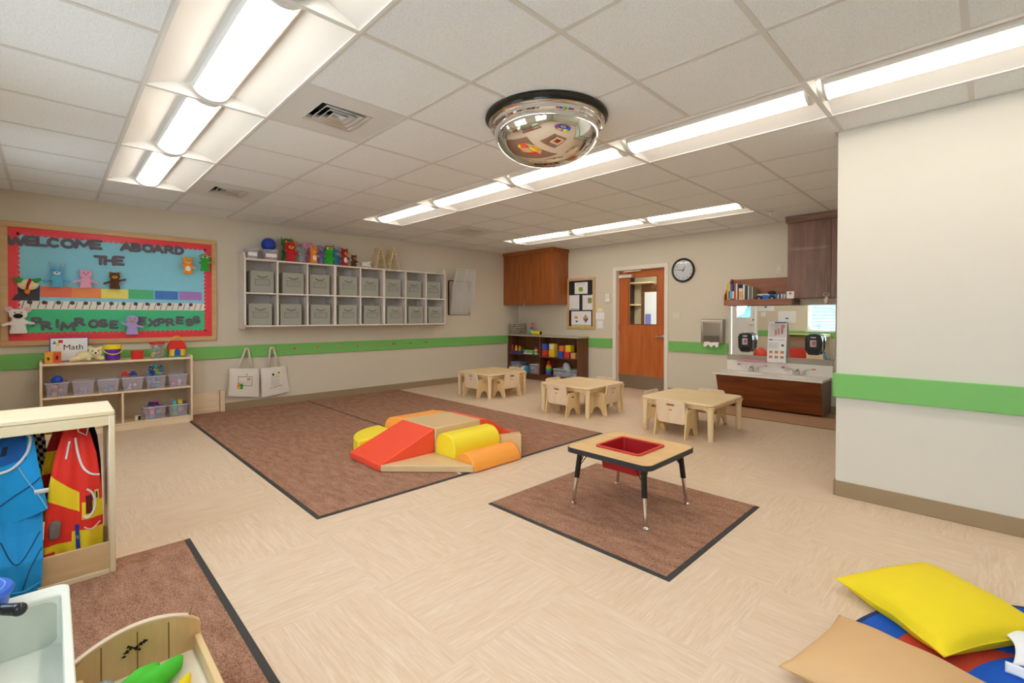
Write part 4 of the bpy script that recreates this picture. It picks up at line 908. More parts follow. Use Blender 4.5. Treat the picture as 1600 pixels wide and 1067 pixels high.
# left upper compartment: toys
xl0 = PY(795, 545, 6.5).x
z_ = .4705
def UX(u, y): return PY(u, 545, y).x
t = thing('toy_train', 'blue toy tray with red and orange pegs, walnut unit upper left', 'toy', (UX(805, 6.5), 6.5, z_))
x0, x1 = -6.635, UX(817, 6.5)
part(t, 'tray', MB().box(x0, x1, 6.46, 6.60, z_+.0005, z_+.045), M('#2a4aa8', .4), bevel=.008)
for u, c, r, h in ((799, '#d8383a', .022, .11), (804.5, '#f0b02c', .030, .10), (810, '#f0902a', .028, .095)):
    xx = UX(u+2, 6.53); part(t, 'figure', MB().lathe([(r, .0), (r, h*.5), (r*.7, h*.6), (r*.85, h*.8), (r*.5, h), (0, h)], (xx, 6.53, z_+.045), 16), M(c, .4))
solo('toy_dinosaur', MB().sph((UX(815, 6.64), 6.655, z_+.075), (.05, .03, .04), 12, 8).tube([(UX(815, 6.64)-.04, 6.655, z_+.08), (UX(815, 6.64)-.05, 6.655, z_+.13)], .015, 8).box(UX(815, 6.64)-.03, UX(815, 6.64)+.03, 6.635, 6.675, z_, z_+.05), M('#2f9a3e', .5), 'green toy animal behind the blue toy tray in the walnut unit', 'toy', remesh=.007)
a, b_ = UX(819.5, 6.5), UX(833, 6.5)
t = thing('toy_box', 'green and white patterned toy box in the walnut unit upper left', 'box', ((a+b_)/2, 6.5, z_))
part(t, 'box', MB().box(a, b_, 6.47, 6.57, z_, z_+.075), M('#7cc86a', .5), bevel=.003); part(t, 'base_strip', MB().box(a, b_, 6.469, 6.47, z_, z_+.02), M('#f2f2f0', .5))
for k, c in enumerate(('#d84a70', '#f2f2f2', '#4a4ac0', '#e86a9a')): part(t, 'patch', MB().box(a+.055+.024*k, a+.073+.024*k, 6.468, 6.47, z_+.022, z_+.065), M(c, .5))
xx = UX(837, 6.5)
t = thing('toy_bottle', 'white bottle with a red cap in the walnut unit', 'bottle', (xx, 6.52, z_))
part(t, 'bottle', MB().lathe([(.034, 0), (.036, .01), (.036, .085), (.03, .095), (0, .095)], (xx, 6.52, z_), 20), M('#e8eee0', .4)); part(t, 'cap', MB().lathe([(.032, .095), (.032, .13), (.028, .134), (0, .134)], (xx, 6.52, z_), 20), M('#dc3030', .4)); part(t, 'label_band', MB().lathe([(.0365, .03), (.0365, .07)], (xx, 6.52, z_), 20), M('#8ac06a', .5))
# left lower compartment: boxes
a, b_, c_, d_ = -6.65, PY(814, 570, 6.5).x, PY(829, 570, 6.5).x, bmid-.03
clear_box(a+.01, b_-.03, 6.50, 6.69, .111, .17, 'clear box with pale blue lid at the walnut unit lower left', lid='#8fb4e8')
fill(a+.01, b_-.03, 6.50, 6.69, .111, .15, ['#e0b070', '#9aa8d0', '#c8c0d8', '#e8c8a0'], 'small toy in the clear box with pale blue lid', 'toys in the lidded clear box', .04)
xx = (b_+PY(819, 570, 6.5).x)/2+.03
b = MB().sph((xx, 6.52, .175), (.075, .06, .06), 18, 12).sph((xx-.05, 6.51, .165), (.04, .045, .05), 12, 8)
solo('plush_toy', b, M('#e4ece6', .9, bump=.5), 'pale plush toy on the walnut unit\'s bottom board', 'plush toy', base=(xx, 6.52, .115), remesh=.008)
xx = PY(824.5, 575, 6.5).x
solo('toy_drum', MB().cyl((xx-.03, 6.50, .178), (xx+.03, 6.50, .178), .066, n=24), M('#3aa4d4', .4), 'blue round toy drum on its side, walnut unit bottom', 'toy drum', base=(xx, 6.5, .112), bevel=.006)
clear_box(c_, d_, 6.48, 6.68, .111, .16, 'clear box with white lid beside the walnut unit divider', lid='#e6e6ee')
fill(c_, d_, 6.48, 6.68, .111, .15, ['#e8b05a', '#d86a8a', '#7a86d0', '#5a76c8', '#e8d0a0'], 'small toy in the clear box with white lid', 'toys in the white-lidded box', .04)

# ---- on the counter
pc = Vector((PY(809, 500, 6.55).x, 6.55, bz1))
for k in range(6):
    r = .165; z = bz1+.0005+.036*k
    b = MB(); ox = [0, .01, -.006, .008, 0, -.01][k]
    b.lathe([(0, .020), (r*.90, .020), (r, .026), (r+.004, .033), (r-.002, .033), (r*.88, .026), (0, .026)], (pc.x+ox, pc.y, z), 40)
    for q in range(6): a_ = q*PI/3+.3*k; b.box(pc.x+ox+r*.7*math.cos(a_)-.012, pc.x+ox+r*.7*math.cos(a_)+.012, pc.y+r*.7*math.sin(a_)-.012, pc.y+r*.7*math.sin(a_)+.012, z, z+.0205)
    solo('round_tray', b, M('#e6ddcc', .5, var=.08), 'pale round tray in the stack of six on the corner counter', 'tray', 'stacked round trays on the corner counter', base=(pc.x+ox, pc.y, z))
cc = Vector((PY(828, 510, 6.50).x, 6.52, bz1)); 
for k, c in enumerate(('#3a9adf', '#3ab04a', '#d8dc3a', '#5ab4e0', '#4a50b0', '#e0506a', '#f0763a', '#d83a34')):
    r = .042-.0025*k; z = bz1+.0005+.0275*k; xo = .006*k
    solo('stacking_cup', MB().lathe([(r*.86, 0), (r, .027), (r-.003, .027), (r*.84, .003), (0, .003)], (cc.x+xo, cc.y, z), 20), M(c, .4), '%s plastic stacking cup in the leaning tower on the corner counter, %s' % (['blue', 'green', 'lime', 'light blue', 'indigo', 'pink', 'orange', 'red'][k], ['lowest', 'second from below', 'third from below', 'fourth from below', 'fifth from below', 'third from the top', 'second from the top', 'topmost'][k]), 'cup', 'stacking cups in the tower', base=(cc.x+xo, cc.y, z))
x0, x1 = PY(831.5, 510, 6.5).x, PY(844.5, 510, 6.5).x
t = thing('toy_roll', 'yellow ridged cylinder toy lying beside the stacking cups', 'toy', ((x0+x1)/2, 6.51, bz1))
part(t, 'roll', MB().lathe([(0, 0), (.033, 0), (.033, (x1-x0)), (0, (x1-x0))], (x0, 6.51, bz1+.038), 24, axis='x'), M('#f0dc2a', .4))
for q in (0, .33, .66, 1): part(t, 'ridge', MB().lathe([(.034, 0), (.038, .003), (.038, .009), (.034, .012)], (x0+(x1-x0-.012)*q, 6.51, bz1+.038), 24, axis='x'), M('#f5e650', .4))

# ------------------------------------------------------------------ notice board
nb = (-5.425, -4.807, .962, 1.870)
t = thing('notice_board', 'small black notice board in a light wood frame with pinned papers', 'notice board', (nb[0], YB, nb[2]))
fw = .045; x0, x1, z0, z1 = nb
b = MB().prism([(x0, z1-fw), (x1, z1-fw), (x1, z1), (x0, z1)], WB, 0, .025).prism([(x0, z0), (x1, z0), (x1, z0+fw), (x0, z0+fw)], WB, 0, .025).prism([(x0, z0+fw), (x0+fw, z0+fw), (x0+fw, z1-fw), (x0, z1-fw)], WB, 0, .025).prism([(x1-fw, z0+fw), (x1, z0+fw), (x1, z1-fw), (x1-fw, z1-fw)], WB, 0, .025)
part(t, 'frame', b, wood('nbframe', '#dcb889', '#cda673', 'z'), bevel=.004)
part(t, 'panel', MB().prism([(x0+fw, z0+fw), (x1-fw, z0+fw), (x1-fw, z1-fw), (x0+fw, z1-fw)], WB, 0, .008), M('#26282c', .8))
def nq(a, b_): p = PY(875+a/10.67, 425+b_/10.67, YB-.01); return (p.x, p.z)
def sheet(t, a0, b0, a1, b1, c='#eeeef2', nm='paper', d=(.009, .011)):
    p, q = nq(a0, b1), nq(a1, b0); part(t, nm, MB().prism([(p[0], p[1]), (q[0], p[1]), (q[0], q[1]), (p[0], q[1])], WB, *d), M(c, .8))
for a in ((245, 165, 460, 368), (155, 382, 322, 635), (375, 375, 545, 632), (190, 652, 520, 905)): sheet(t, *a)
for a, c in (((312, 250, 380, 325), '#8fb83a'), ((465, 428, 530, 520), '#8a9a5a'), ((190, 878, 515, 905), '#c2c878'), ((170, 612, 310, 624), '#5a5a5a'), ((380, 376, 530, 390), '#6a6a60')): sheet(t, *a, c, 'printed_patch', (.011, .012))
for k in range(9): sheet(t, 180, 440+18*k, 305, 444+18*k, '#b8b8bc', 'print_line', (.011, .0118))
for k in range(9): sheet(t, 385, 420+22*k, 450, 424+22*k, '#b8b8bc', 'print_line', (.011, .0118))
for k in range(3): sheet(t, 265, 185+18*k, 420, 189+18*k, '#c0c0c8', 'print_line', (.011, .0118))
def disc(t, a, b_, r, c, a0=0, a1=2*PI, d=(.0121, .013), nm='printed_shape'):
    p = nq(a, b_); part(t, nm, MB().prism([(p[0]+r*math.cos(q), p[1]+r*math.sin(q)) for q in [a0+(a1-a0)*k/16 for k in range(17)]]+([] if a1-a0 > 6 else [p]), WB, *d), M(c, .8))
disc(t, 270, 775, .045, '#f09048', 0, PI); disc(t, 280, 810, .03, '#3a5a9a', PI, 2*PI, nm='printed_shape')
p = nq(430, 775)
for (dx, dz, c) in ((-1, 1, '#7ab8a0'), (1, 1, '#f0a048'), (-1, -1, '#e04a3a'), (1, -1, '#3a60c0')):
    r = .062; part(t, 'printed_diamond', MB().prism([(p[0], p[1]), (p[0]+dx*r, p[1]), (p[0], p[1]+dz*r*1.3)], WB, .0121, .013), M(c, .8))
def wallcard(a0, b0, a1, b1, c, label, name='paper_note', cat='paper', d=(.0, .004)):
    p, q = nq(a0, b1), nq(a1, b0); return solo(name, MB().prism([(p[0], p[1]), (q[0], p[1]), (q[0], q[1]), (p[0], q[1])], WB, *d), M(c, .7), label, cat)
wallcard(622, 588, 705, 660, '#f0ead0', 'small paper note with a yellow top strip beside the notice board'); wallcard(624, 586, 706, 604, '#e8e048', 'yellow strip along the top of the uppermost wall note', 'paper_strip', 'paper', (.005, .006))
wallcard(588, 672, 732, 790, '#f4f4f6', 'middle of three small white wall notes, widest one'); wallcard(612, 808, 712, 938, '#f0f0f2', 'lowest of three small white wall notes')
p, q = nq(760, 500), nq(828, 362)
t = thing('thermostat', 'small white thermostat box between the notice board and door', 'thermostat', (p[0], YB, p[1]))
part(t, 'case', MB().prism([(p[0], p[1]), (q[0], p[1]), (q[0], q[1]), (p[0], q[1])], WB, 0, .025), WHITE, bevel=.004); part(t, 'plate', MB().prism([(p[0]+.01, p[1]+.05), (q[0]-.01, p[1]+.05), (q[0]-.01, q[1]-.02), (p[0]+.01, q[1]-.02)], WB, .025, .027), M('#e2e2e0', .4))

# ------------------------------------------------------------------ door_1
d1 = bpy.data.objects.new('door_1', None); C.objects.link(d1); d1.location = ((DX0+DX1)/2, YB+.1, 0); d1['kind'] = 'structure'; d1['_w'] = 1
fr = MB()
JT = .045
fr.box(DX0-.045, DX0, YB-.014, YB, 0, DZ1+.045).box(DX1, DX1+.045, YB-.014, YB, 0, DZ1+.045).box(DX0, DX1, YB-.014, YB, DZ1, DZ1+.045)
fr.box(DX0, DX0+.018, YB-.014, YB+.155, 0, DZ1).box(DX1-.018, DX1, YB-.014, YB+.155, 0, DZ1).box(DX0+.018, DX1-.018, YB-.014, YB+.155, DZ1-.018, DZ1)
part(d1, 'door_frame', fr, M('#ece6da', .45, var=.01), bevel=.003)
yd = YB+.085; lx0, lx1, lz = DX0+.02, DX1-.02, DZ1-.022; gx0, gx1, gz0, gz1 = -4.20, -3.68, 1.05, 1.835
b = MB().box(lx0, gx0, yd, yd+.045, .008, lz).box(gx1, lx1, yd, yd+.045, .008, lz).box(gx0, gx1, yd, yd+.045, .008, gz0).box(gx0, gx1, yd, yd+.045, gz1, lz)
part(d1, 'door_leaf', b, wood('doorwood', '#c9713a', '#b65c26', 'z', rough=.35), smooth=False)
part(d1, 'window_pane', MB().box(gx0, gx1, yd+.018, yd+.024, gz0, gz1), GLASS)
b = MB()
for a in ((gx0, gx1, gz0, gz0+.014), (gx0, gx1, gz1-.014, gz1), (gx0, gx0+.014, gz0+.014, gz1-.014), (gx1-.014, gx1, gz0+.014, gz1-.014)): b.box(a[0], a[1], yd-.006, yd+.003, a[2], a[3])
part(d1, 'window_bead', b, M('#8c5a34', .4))
part(d1, 'kick_plate', MB().box(lx0+.004, lx1-.01, yd-.003, yd, .012, .222), STEEL)
hz = .875; hx = DX1-.075
part(d1, 'door_handle', MB().cyl((hx, yd, hz), (hx, yd-.012, hz), .032, n=20).cyl((hx, yd-.012, hz), (hx, yd-.05, hz), .012, n=12).tube([(hx, yd-.05, hz), (hx-.05, yd-.052, hz), (hx-.115, yd-.045, hz-.004)], [.012, .011, .009], 8), CHROME)
cl = MB().box(lx0+.01, lx0+.25, yd-.045, yd, lz-.115, lz-.065)
part(d1, 'door_closer', cl, M('#e8e4dc', .4), bevel=.006)
part(d1, 'closer_arm', MB().box(lx0+.15, lx0+.43, yd-.06, yd-.045, lz-.02, lz-.003).tube([(lx0+.17, yd-.05, lz-.06), (lx0+.18, yd-.16, lz-.03), (lx0+.4, yd-.05, lz-.018)], .007, 6), M('#e0dcd4', .4))
for z in (.2, 1.0, 1.8): part(d1, 'hinge', MB().cyl((lx0-.002, yd-.006, z-.05), (lx0-.002, yd-.006, z+.05), .006, n=8), STEEL)
# hall beyond the door
b = MB().box(-5.6, -2.2, 9.0, 9.1, 0, CZ+.3).box(-5.7, -5.6, YB+.16, 9.1, 0, CZ+.3).box(-2.3, -2.2, YB+.16, 9.1, 0, CZ+.3)
struct('wall_hall', b, M('#b9ad8c', .8))
t = thing('hall_cabinet', 'tall dark brown cabinet seen at the left of the door window', 'cabinet', (-5.5, 8.7, 0))
part(t, 'body', MB().box(-5.59, -5.38, 8.7, 8.99, 0, 2.1), M('#2c1b14', .5)); part(t, 'shelf_board', MB().box(-5.379, -5.21, 8.8, 8.99, 1.42, 1.45), maple('x')); part(t, 'shelf_board', MB().box(-5.379, -4.9, 8.8, 8.99, 1.88, 1.91), maple('x'))
t = thing('display_board', 'white display board in a dark wood surround, seen through the door window', 'board', (-5.0, 8.9, .95))
part(t, 'surround', MB().box(-5.20, -4.70, 8.97, 8.995, .95, 1.86), walnut('x')); part(t, 'panel', MB().box(-5.12, -4.70, 8.955, 8.97, .98, 1.70), M('#e8eef0', .6)); part(t, 'poster', MB().box(-5.10, -4.97, 8.95, 8.955, 1.0, 1.24), M('#7d86d0', .7)); part(t, 'poster_base', MB().box(-5.10, -4.97, 8.949, 8.955, .985, 1.02), M('#d85a6a', .7))
struct('hall_ceiling', MB().box(-5.6, -2.3, YB+.16, 9.0, CZ, CZ+.05), WHITE, parent=bpy.data.objects['wall_hall'])
l = bpy.data.lights.new('hall_lamp', 'AREA'); l.shape = 'RECTANGLE'; l.size = 1.2; l.size_y = .6; l.energy = 40; lo = bpy.data.objects.new('hall_lamp', l); C.objects.link(lo); lo.location = (-4.0, 8.0, CZ-.02)

# ------------------------------------------------------------------ clock
cc = Vector((-3.216, YB, 1.878))
t = thing('wall_clock', 'round black-rimmed wall clock with a white face right of the door', 'clock', cc)
CK = lambda a, b_, d: Vector((cc.x+a, YB-d, cc.z+b_))
part(t, 'rim', MB().lathe([(.15, 0), (.178, -.002), (.180, -.022), (.166, -.034), (.152, -.026), (.15, -.012)], cc, 64, axis='y', cap=False), M('#2c2826', .35))
part(t, 'face', MB().prism(arc(0, 0, .155, 0, 2*PI, 48)[:-1], CK, .004, .010), M('#e6e3ee', .5))
for h in range(1, 13):
    a = PI/2-h*PI/6; mb = text(str(h), .034, .0006, lambda x, y, d, a=a: CK(.122*math.cos(a)+x, .122*math.sin(a)-.012+y, .0104+d), align='CENTER'); part(t, 'numeral', mb, BLACK, smooth=False)
for ang, L_, w_ in ((math.radians(90-27), .068, .007), (math.radians(173), .112, .005)):
    c_, s_2 = math.cos(ang), math.sin(ang); part(t, 'hand', MB().prism([(-.02*c_-w_*s_2, -.02*s_2+w_*c_), (-.02*c_+w_*s_2, -.02*s_2-w_*c_), (L_*c_+w_*s_2*.5, L_*s_2-w_*c_*.5), (L_*c_-w_*s_2*.5, L_*s_2+w_*c_*.5)], CK, .012, .013), BLACK)
part(t, 'hub', MB().prism(arc(0, 0, .008, 0, 2*PI, 16)[:-1], CK, .011, .015), BLACK)
part(t, 'glass', MB().prism(arc(0, 0, .150, 0, 2*PI, 48)[:-1], CK, .020, .0215), GLASS)
def plate(u, v, w_, h_, label, name='light_switch', toggles=1, col='#ddd6c2'):
    p = PY(u, v, YB-.003); t = thing(name, label, 'switch plate', (p.x, YB, p.z-h_/2)); f = lambda a, b_, d: Vector((p.x+a, YB-d, p.z+b_))
    part(t, 'plate', MB().prism(rrect(-w_/2, w_/2, -h_/2, h_/2, .006, 2), f, 0, .006), M(col, .4))
    for k in range(toggles):
        xx = (k-(toggles-1)/2)*.046; part(t, 'toggle', MB().prism([(xx-.008, -.02), (xx+.008, -.02), (xx+.008, .02), (xx-.008, .02)], f, .006, .012), M('#f0ecdc', .35))
plate(1057, 493, .125, .115, 'cream double switch plate between door and towel dispenser', toggles=2)
plate(1217.5, 420, .075, .115, 'cream single light switch left of the tall grey-brown cabinet', toggles=1)

# ------------------------------------------------------------------ paper towel dispenser
x0, x1, z0, z1 = -2.905, -2.60, .815, 1.152
t = thing('towel_dispenser', 'grey steel paper towel dispenser with a white towel hanging out', 'towel dispenser', (x0, YB, z0))
f = lambda a, b_, d: Vector((d, YB-a, b_))
part(t, 'case', MB().prism([(0, z0), (.095, z0+.0), (.10, z0+.06), (.10, z1-.03), (.085, z1-.008), (.05, z1), (0, z1)], f, x0, x1), STEEL, bevel=.004)
part(t, 'cover', MB().box(x0+.03, x1-.03, YB-.104, YB-.1, z0+.12, z1-.05), M('#b9b0a6', .25, 1, var=.05), bevel=.002)
part(t, 'slot', MB().box(x0+.04, x1-.04, YB-.1055, YB-.1, z0+.02, z0+.105), M('#7d766f', .3, .8), bevel=.004)
tw = MB().grid(lambda u, v: Vector((x0+.05+.2*u+.012*v*(u-.5), YB-.09-.02*v-.008*math.sin(7*u+2*v)*v, z0+.03-(.075+.018*math.sin(5*u*PI))*v)), 24, 6); part(t, 'paper_towel', tw, M('#f4f2ef', .9), solid=.002)

# ------------------------------------------------------------------ mirror, poster, soap
mx0, mx1, mz0, mz1 = -2.548, -1.305, .664, 1.33
t = thing('wall_mirror', 'wide frameless mirror above the two low sinks', 'mirror', (mx0, YB, mz0))
part(t, 'glass', MB().box(mx0, mx1, YB-.008, YB-.001, mz0, mz1), M('#eef2f0', .005, 1, var=0), smooth=False)
part(t, 'backing', MB().box(mx0-.003, mx1+.003, YB-.0015, YB, mz0-.003, mz1+.003), M('#c8c8c4', .4))
def soap(x, z, label):
    t = thing('soap_dispenser', label, 'soap dispenser', (x, YB-.06, z), 'black soap dispensers on the mirror')
    f = lambda a, b_, d: Vector((x+a, YB-.009-d, z+b_))
    part(t, 'mount', MB().prism(rrect(-.085, .085, .01, .25, .03), f, 0, .045), M('#2b2f32', .25), bevel=.006)
    part(t, 'case', MB().prism([(-.055, 0), (.055, 0), (.09, .06), (.092, .20), (.075, .245), (.03, .26), (-.03, .26), (-.075, .245), (-.092, .20), (-.09, .06)], f, .045, .105), M('#12202a', .15, coat=.5), bevel=.012)
    part(t, 'window', MB().prism(rrect(-.034, .034, .10, .185, .01), f, .105, .108), M('#b4b6bc', .3), bevel=.001); part(t, 'window_picture', MB().prism(rrect(-.012, .028, .12, .17, .004), f, .108, .109), M('#b86a5c', .5))
    part(t, 'emblem', MB().prism(rrect(-.028, .028, .208, .222, .003), f, .105, .107), M('#d8dee2', .4)); part(t, 'push_bar', MB().prism(rrect(-.05, .05, .02, .075, .015), f, .105, .112), M('#0c1318', .2), bevel=.003)
soap(-2.30, .712, 'black wall soap dispenser left of the standing poster'); soap(-1.51, .717, 'black wall soap dispenser right of the standing poster')
px0, px1, pz0, pz1 = -2.035, -1.815, .596, 1.125
t = thing('poster_stand', 'tall white instruction poster standing between the two faucets', 'poster', (px0, 6.68, pz0))
def pf(a, b_, d): k = b_; return Vector((px0+a*(px1-px0), 6.66+.06*k-d, pz0+b_*(pz1-pz0)))
part(t, 'board', MB().prism([(0, 0), (1, 0), (1, 1), (0, 1)], pf, -.004, 0), M('#f1f0f2', .4))
def pr_(nm, a0, a1, b0, b1, c): part(t, nm, MB().prism([(a0, b0), (a1, b0), (a1, b1), (a0, b1)], pf, 0, .0008), M(c, .5))
pr_('blue_header', .34, .95, .955, .985, '#3e62b4'); pr_('picture', .05, .95, .62, .94, '#dfd6dc'); pr_('blue_bar', .06, .25, .535, .565, '#3c62a8'); pr_('rule', .25, .9, .545, .553, '#4a5a86')
part(t, 'orange_disc', MB().prism([(.78+.11*math.cos(q), .88+.045*math.sin(q)) for q in [2*PI*k/20 for k in range(20)]], pf, .0009, .0016), M('#ee9048', .5))
part(t, 'round_mark', MB().prism([(.8+.07*math.cos(q), .42+.03*math.sin(q)) for q in [2*PI*k/16 for k in range(16)]], pf, .0005, .0016), M('#5a5a5a', .5))
for k in range(7): pr_('text_line', .06, .62-.06*(k % 3), .47-.022*k, .478-.022*k, '#b4b4b8')
for r in range(2):
    for k in range(3): pr_('photo', .10+.30*k, .28+.30*k, .22-.12*r, .285-.12*r, '#c88a5c')
for k in range(3): pr_('picture_figure', .35+.17*k, .46+.17*k, .66+.02*k, .80+.03*k, ['#e8b8a0', '#e0a890', '#c87a8a'][k])

# ------------------------------------------------------------------ sink counter
kx0, kx1, ky0, kz = -2.572, -1.332, 6.265, .455
t = thing('sink_counter', 'low toddler sink counter with white top and slanted walnut front', 'sink counter', (kx0, ky0, 0))
SW = M('#efe9e2', .25, var=.01)
ctr = ((-2.22, 6.49), (-1.68, 6.49))
def top(u, v):
    x = kx0+(kx1-kx0)*u; y = ky0+(YB-.035-ky0)*v; z = kz
    for cx_, cy_ in ctr:
        q = ((x-cx_)/.20)**2+((y-cy_+.045)/.14)**2
        if q < 1: z = kz-.11*(1-q**3)
    return Vector((x, y, z))
part(t, 'top', MB().grid(top, 120, 50), SW, ang=60)
part(t, 'top_edge', MB().box(kx0, kx1, ky0-.001, ky0, kz-.028, kz).box(kx0-.001, kx0, ky0, YB-.001, kz-.028, kz).box(kx1, kx1+.001, ky0, YB-.001, kz-.028, kz), SW)
part(t, 'backsplash', MB().box(kx0+.01, kx1+.012, YB-.035, YB-.002, kz-.02, mz0-.072), SW, bevel=.004)
part(t, 'splash_ledge', MB().box(kx0+.012, kx1+.01, YB-.034, YB-.002, mz0-.071, mz0-.004), M('#b0a89c', .35))
ax0, ax1 = kx0+.018, kx1-.022
part(t, 'apron', MB().prism([(ky0+.025, kz-.03), (6.42, .03), (6.43, .03), (ky0+.037, kz-.03)], lambda a, b_, d: Vector((d, a, b_)), ax0+.012, ax1), wood('apron', '#8c4c22', '#642f12', 'x', rough=.3))
for xx in (ax0, ax1): part(t, 'side_panel', MB().prism([(ky0+.02, kz-.03), (6.415, .028), (YB-.014, .028), (YB-.014, kz-.03)], lambda a, b_, d: Vector((d, a, b_)), xx, xx+.012), M('#6f5f56', .4) if xx == ax1 else CREAM)
part(t, 'underside', MB().box(ax0+.012, ax1, 6.43, YB-.014, .028, .04), M('#2e2019', .8)); part(t, 'plinth', MB().box(ax0+.05, ax1-.05, 6.52, YB-.02, 0, .028), M('#1c1512', .8))
def faucet(x, label, cl):
    y = 6.655; t = thing('faucet', label, 'faucet', (x, y, kz), 'chrome faucets on the sink counter', )
    b = MB().box(x-.055, x+.055, y-.018, y+.018, kz+.0005, kz+.014); b.tube([(x, y, kz+.012), (x, y, kz+.055), (x, y-.03, kz+.078), (x, y-.09, kz+.072), (x, y-.105, kz+.05)], [.013, .012, .0105, .0105, .0095], 10)
    part(t, 'spout', b, CHROME, ang=50)
    for s in (-1, 1):
        xx = x+s*.055
        h = part(t, 'tap', MB().cyl((xx, y, kz+.012), (xx, y, kz+.06), .016, .013).tube([(xx, y, kz+.06), (xx+s*.03, y-.01, kz+.072), (xx+s*.10, y-.03, kz+.088)], [.009, .007, .007], 8), CHROME, ang=50)
        part(h, 'grip', MB().sph((xx+s*.112, y-.033, kz+.091), (.022, .012, .011), 12, 8), M(cl[0] if s < 0 else cl[1], .4))
faucet(-2.20, 'chrome faucet of the left sink with grey and peach handle tips', ('#8a8c90', '#e0a898')); faucet(-1.665, 'chrome faucet of the right sink with pink and peach handle tips', ('#d8507c', '#e8a484'))
solo('pink_strip', MB().prism([(-2.44, .592), (-2.38, .606), (-2.045, .606), (-2.045, .592)], WB, .036, .08), M('#e88ea0', .5), 'flat pink strip lying on the backsplash ledge left of the poster', 'tray', bevel=.003)  # stand-in for the pink band above the left sink
bpy.data.objects['pink_strip'].name = 'pink_tray'
# rack on the ledge next to right sink is a reflection of the dress-up stand

# ------------------------------------------------------------------ book shelf and tall cabinet
hx0, hx1, hy0 = -2.512, -1.70, 6.46
GW = wood('bookshelfwood', '#a5694a', '#87503a', 'x', rough=.4)
t = thing('book_shelf', 'reddish-brown wall shelf with a lip holding books above the mirror', 'shelf', (hx0, hy0, 1.335))
part(t, 'shelf_board', MB().box(hx0+.018, hx1, hy0+.016, YB-.016, 1.36, 1.378), GW); part(t, 'front_lip', MB().box(hx0+.018, hx1, hy0, hy0+.016, 1.335, 1.41), GW, bevel=.002)
part(t, 'back_panel', MB().box(hx0+.018, hx1-.05, YB-.015, YB-.001, 1.335, 1.695), GW)
part(t, 'side_panel', MB().prism([(hy0, 1.335), (YB-.001, 1.335), (YB-.001, 1.70), (YB-.05, 1.70), (hy0+.0, 1.47)], lambda a, b_, d: Vector((d, a, b_)), hx0, hx0+.018), GW, bevel=.002)
part(t, 'side_panel', MB().box(hx1, hx1+.018, hy0+.0, YB-.001, 1.335, 1.40), walnut('y'))
part(t, 'light_bar', MB().box(hx0+.12, hx1-.05, 6.52, 6.60, 1.333, 1.3595), M('#b8b2a8', .4))
def book(x, w_, h_, c, label, tilt=0, name='book', y0=None, dep=.2, gp='books on the wall shelf', band=None):
    y0 = hy0+.022 if y0 is None else y0
    t = thing(name, label, 'book', (x, y0, 1.3785), gp)
    sh = math.tan(tilt)
    f = lambda a, b_, d: Vector((x+a+b_*sh, y0+d, 1.3785+b_))
    part(t, 'cover', MB().prism([(0, 0), (w_, 0), (w_, h_), (0, h_)], f, 0, dep), M(c, .5), bevel=.0015)
    part(t, 'pages', MB().prism([(.003, h_), (w_-.003, h_), (w_-.003, h_+.0008), (.003, h_+.0008)], f, .004, dep-.002), M('#f2ede0', .8))
    if band: part(t, 'spine_band', MB().prism([(0.001, h_*.2), (w_-.001, h_*.2), (w_-.001, h_*.6), (0.001, h_*.6)], f, -.001, 0), M(band, .6))
x = hx0+.03
for w_, h_, c, nm, bd_ in ((.020, .25, '#eeb23c', 'tall mustard yellow book at the left end', None), (.022, .25, '#e8c85a', 'pale yellow book with a blue spine band', '#3a78a8'), (.026, .245, '#2f6cb4', 'bright blue book with a light band', '#7ab8e0'), (.02, .24, '#1f3f80', 'dark blue book next to the bright blue one', '#e8e8e8'), (.022, .245, '#c8562e', 'rust orange book', None), (.016, .245, '#efe6d8', 'thin cream book right of the rust orange one', None), (.014, .24, '#2d4258', 'thin slate book', None)):
    book(x, w_, h_, c, nm+' on the wall shelf', band=bd_); x += w_+.002
book(x, .052, .235, '#eadfc4', 'thick cream book with navy top and orange picture', band='#e8a860'); 
part(bpy.data.objects[[o.name for o in bpy.data.objects if o.get('label', '').startswith('thick cream book')][0]], 'navy_top', MB().box(x+.001, x+.051, hy0+.0195, hy0+.0215, 1.56, 1.613), M('#23264a', .5)); x += .055
book(x, .018, .225, '#f4f2ee', 'white book right of the thick cream one'); x += .02
for k, (c, nm) in enumerate((('#3a4a5c', 'leaning dark grey-blue book'), ('#f0f0ee', 'leaning white book'), ('#8e8a80', 'leaning grey book'), ('#c9c0b0', 'rightmost leaning beige book'))): book(x+.06+.021*k, .018, .205-.004*k, c, nm+' on the wall shelf', tilt=-.30+0*k) if False else book(x+.012+.024*k, .014, .21-.006*k, c, nm+' on the wall shelf', tilt=.0)
x3 = PY(1183, 460, 6.5).x
solo('white_box', MB().box(PY(1184, 460, 6.62).x, PY(1210, 460, 6.62).x, 6.60, 6.70, 1.3785, 1.485), M('#eceaec', .5), 'flat white box behind the blue toy car on the wall shelf', 'box', bevel=.003)
a, b_ = PY(1180, 460, 6.5).x, PY(1215, 460, 6.5).x; L_ = b_-a; y_ = 6.53; z_ = 1.3785
t = thing('toy_race_car', 'blue toy car with big black wheels on the wall shelf', 'toy car', ((a+b_)/2, y_, z_))
part(t, 'body', MB().prism([(0, .03), (.02, .06), (.10, .085), (.16, .08), (.20, .095), (.245, .09), (L_, .06), (L_, .03)], lambda p_, q_, d: Vector((a+p_*L_/.28 if False else a+min(p_, L_), y_+d, z_+q_)), -.035, .045), M('#2c6cc0', .3), bevel=.006)
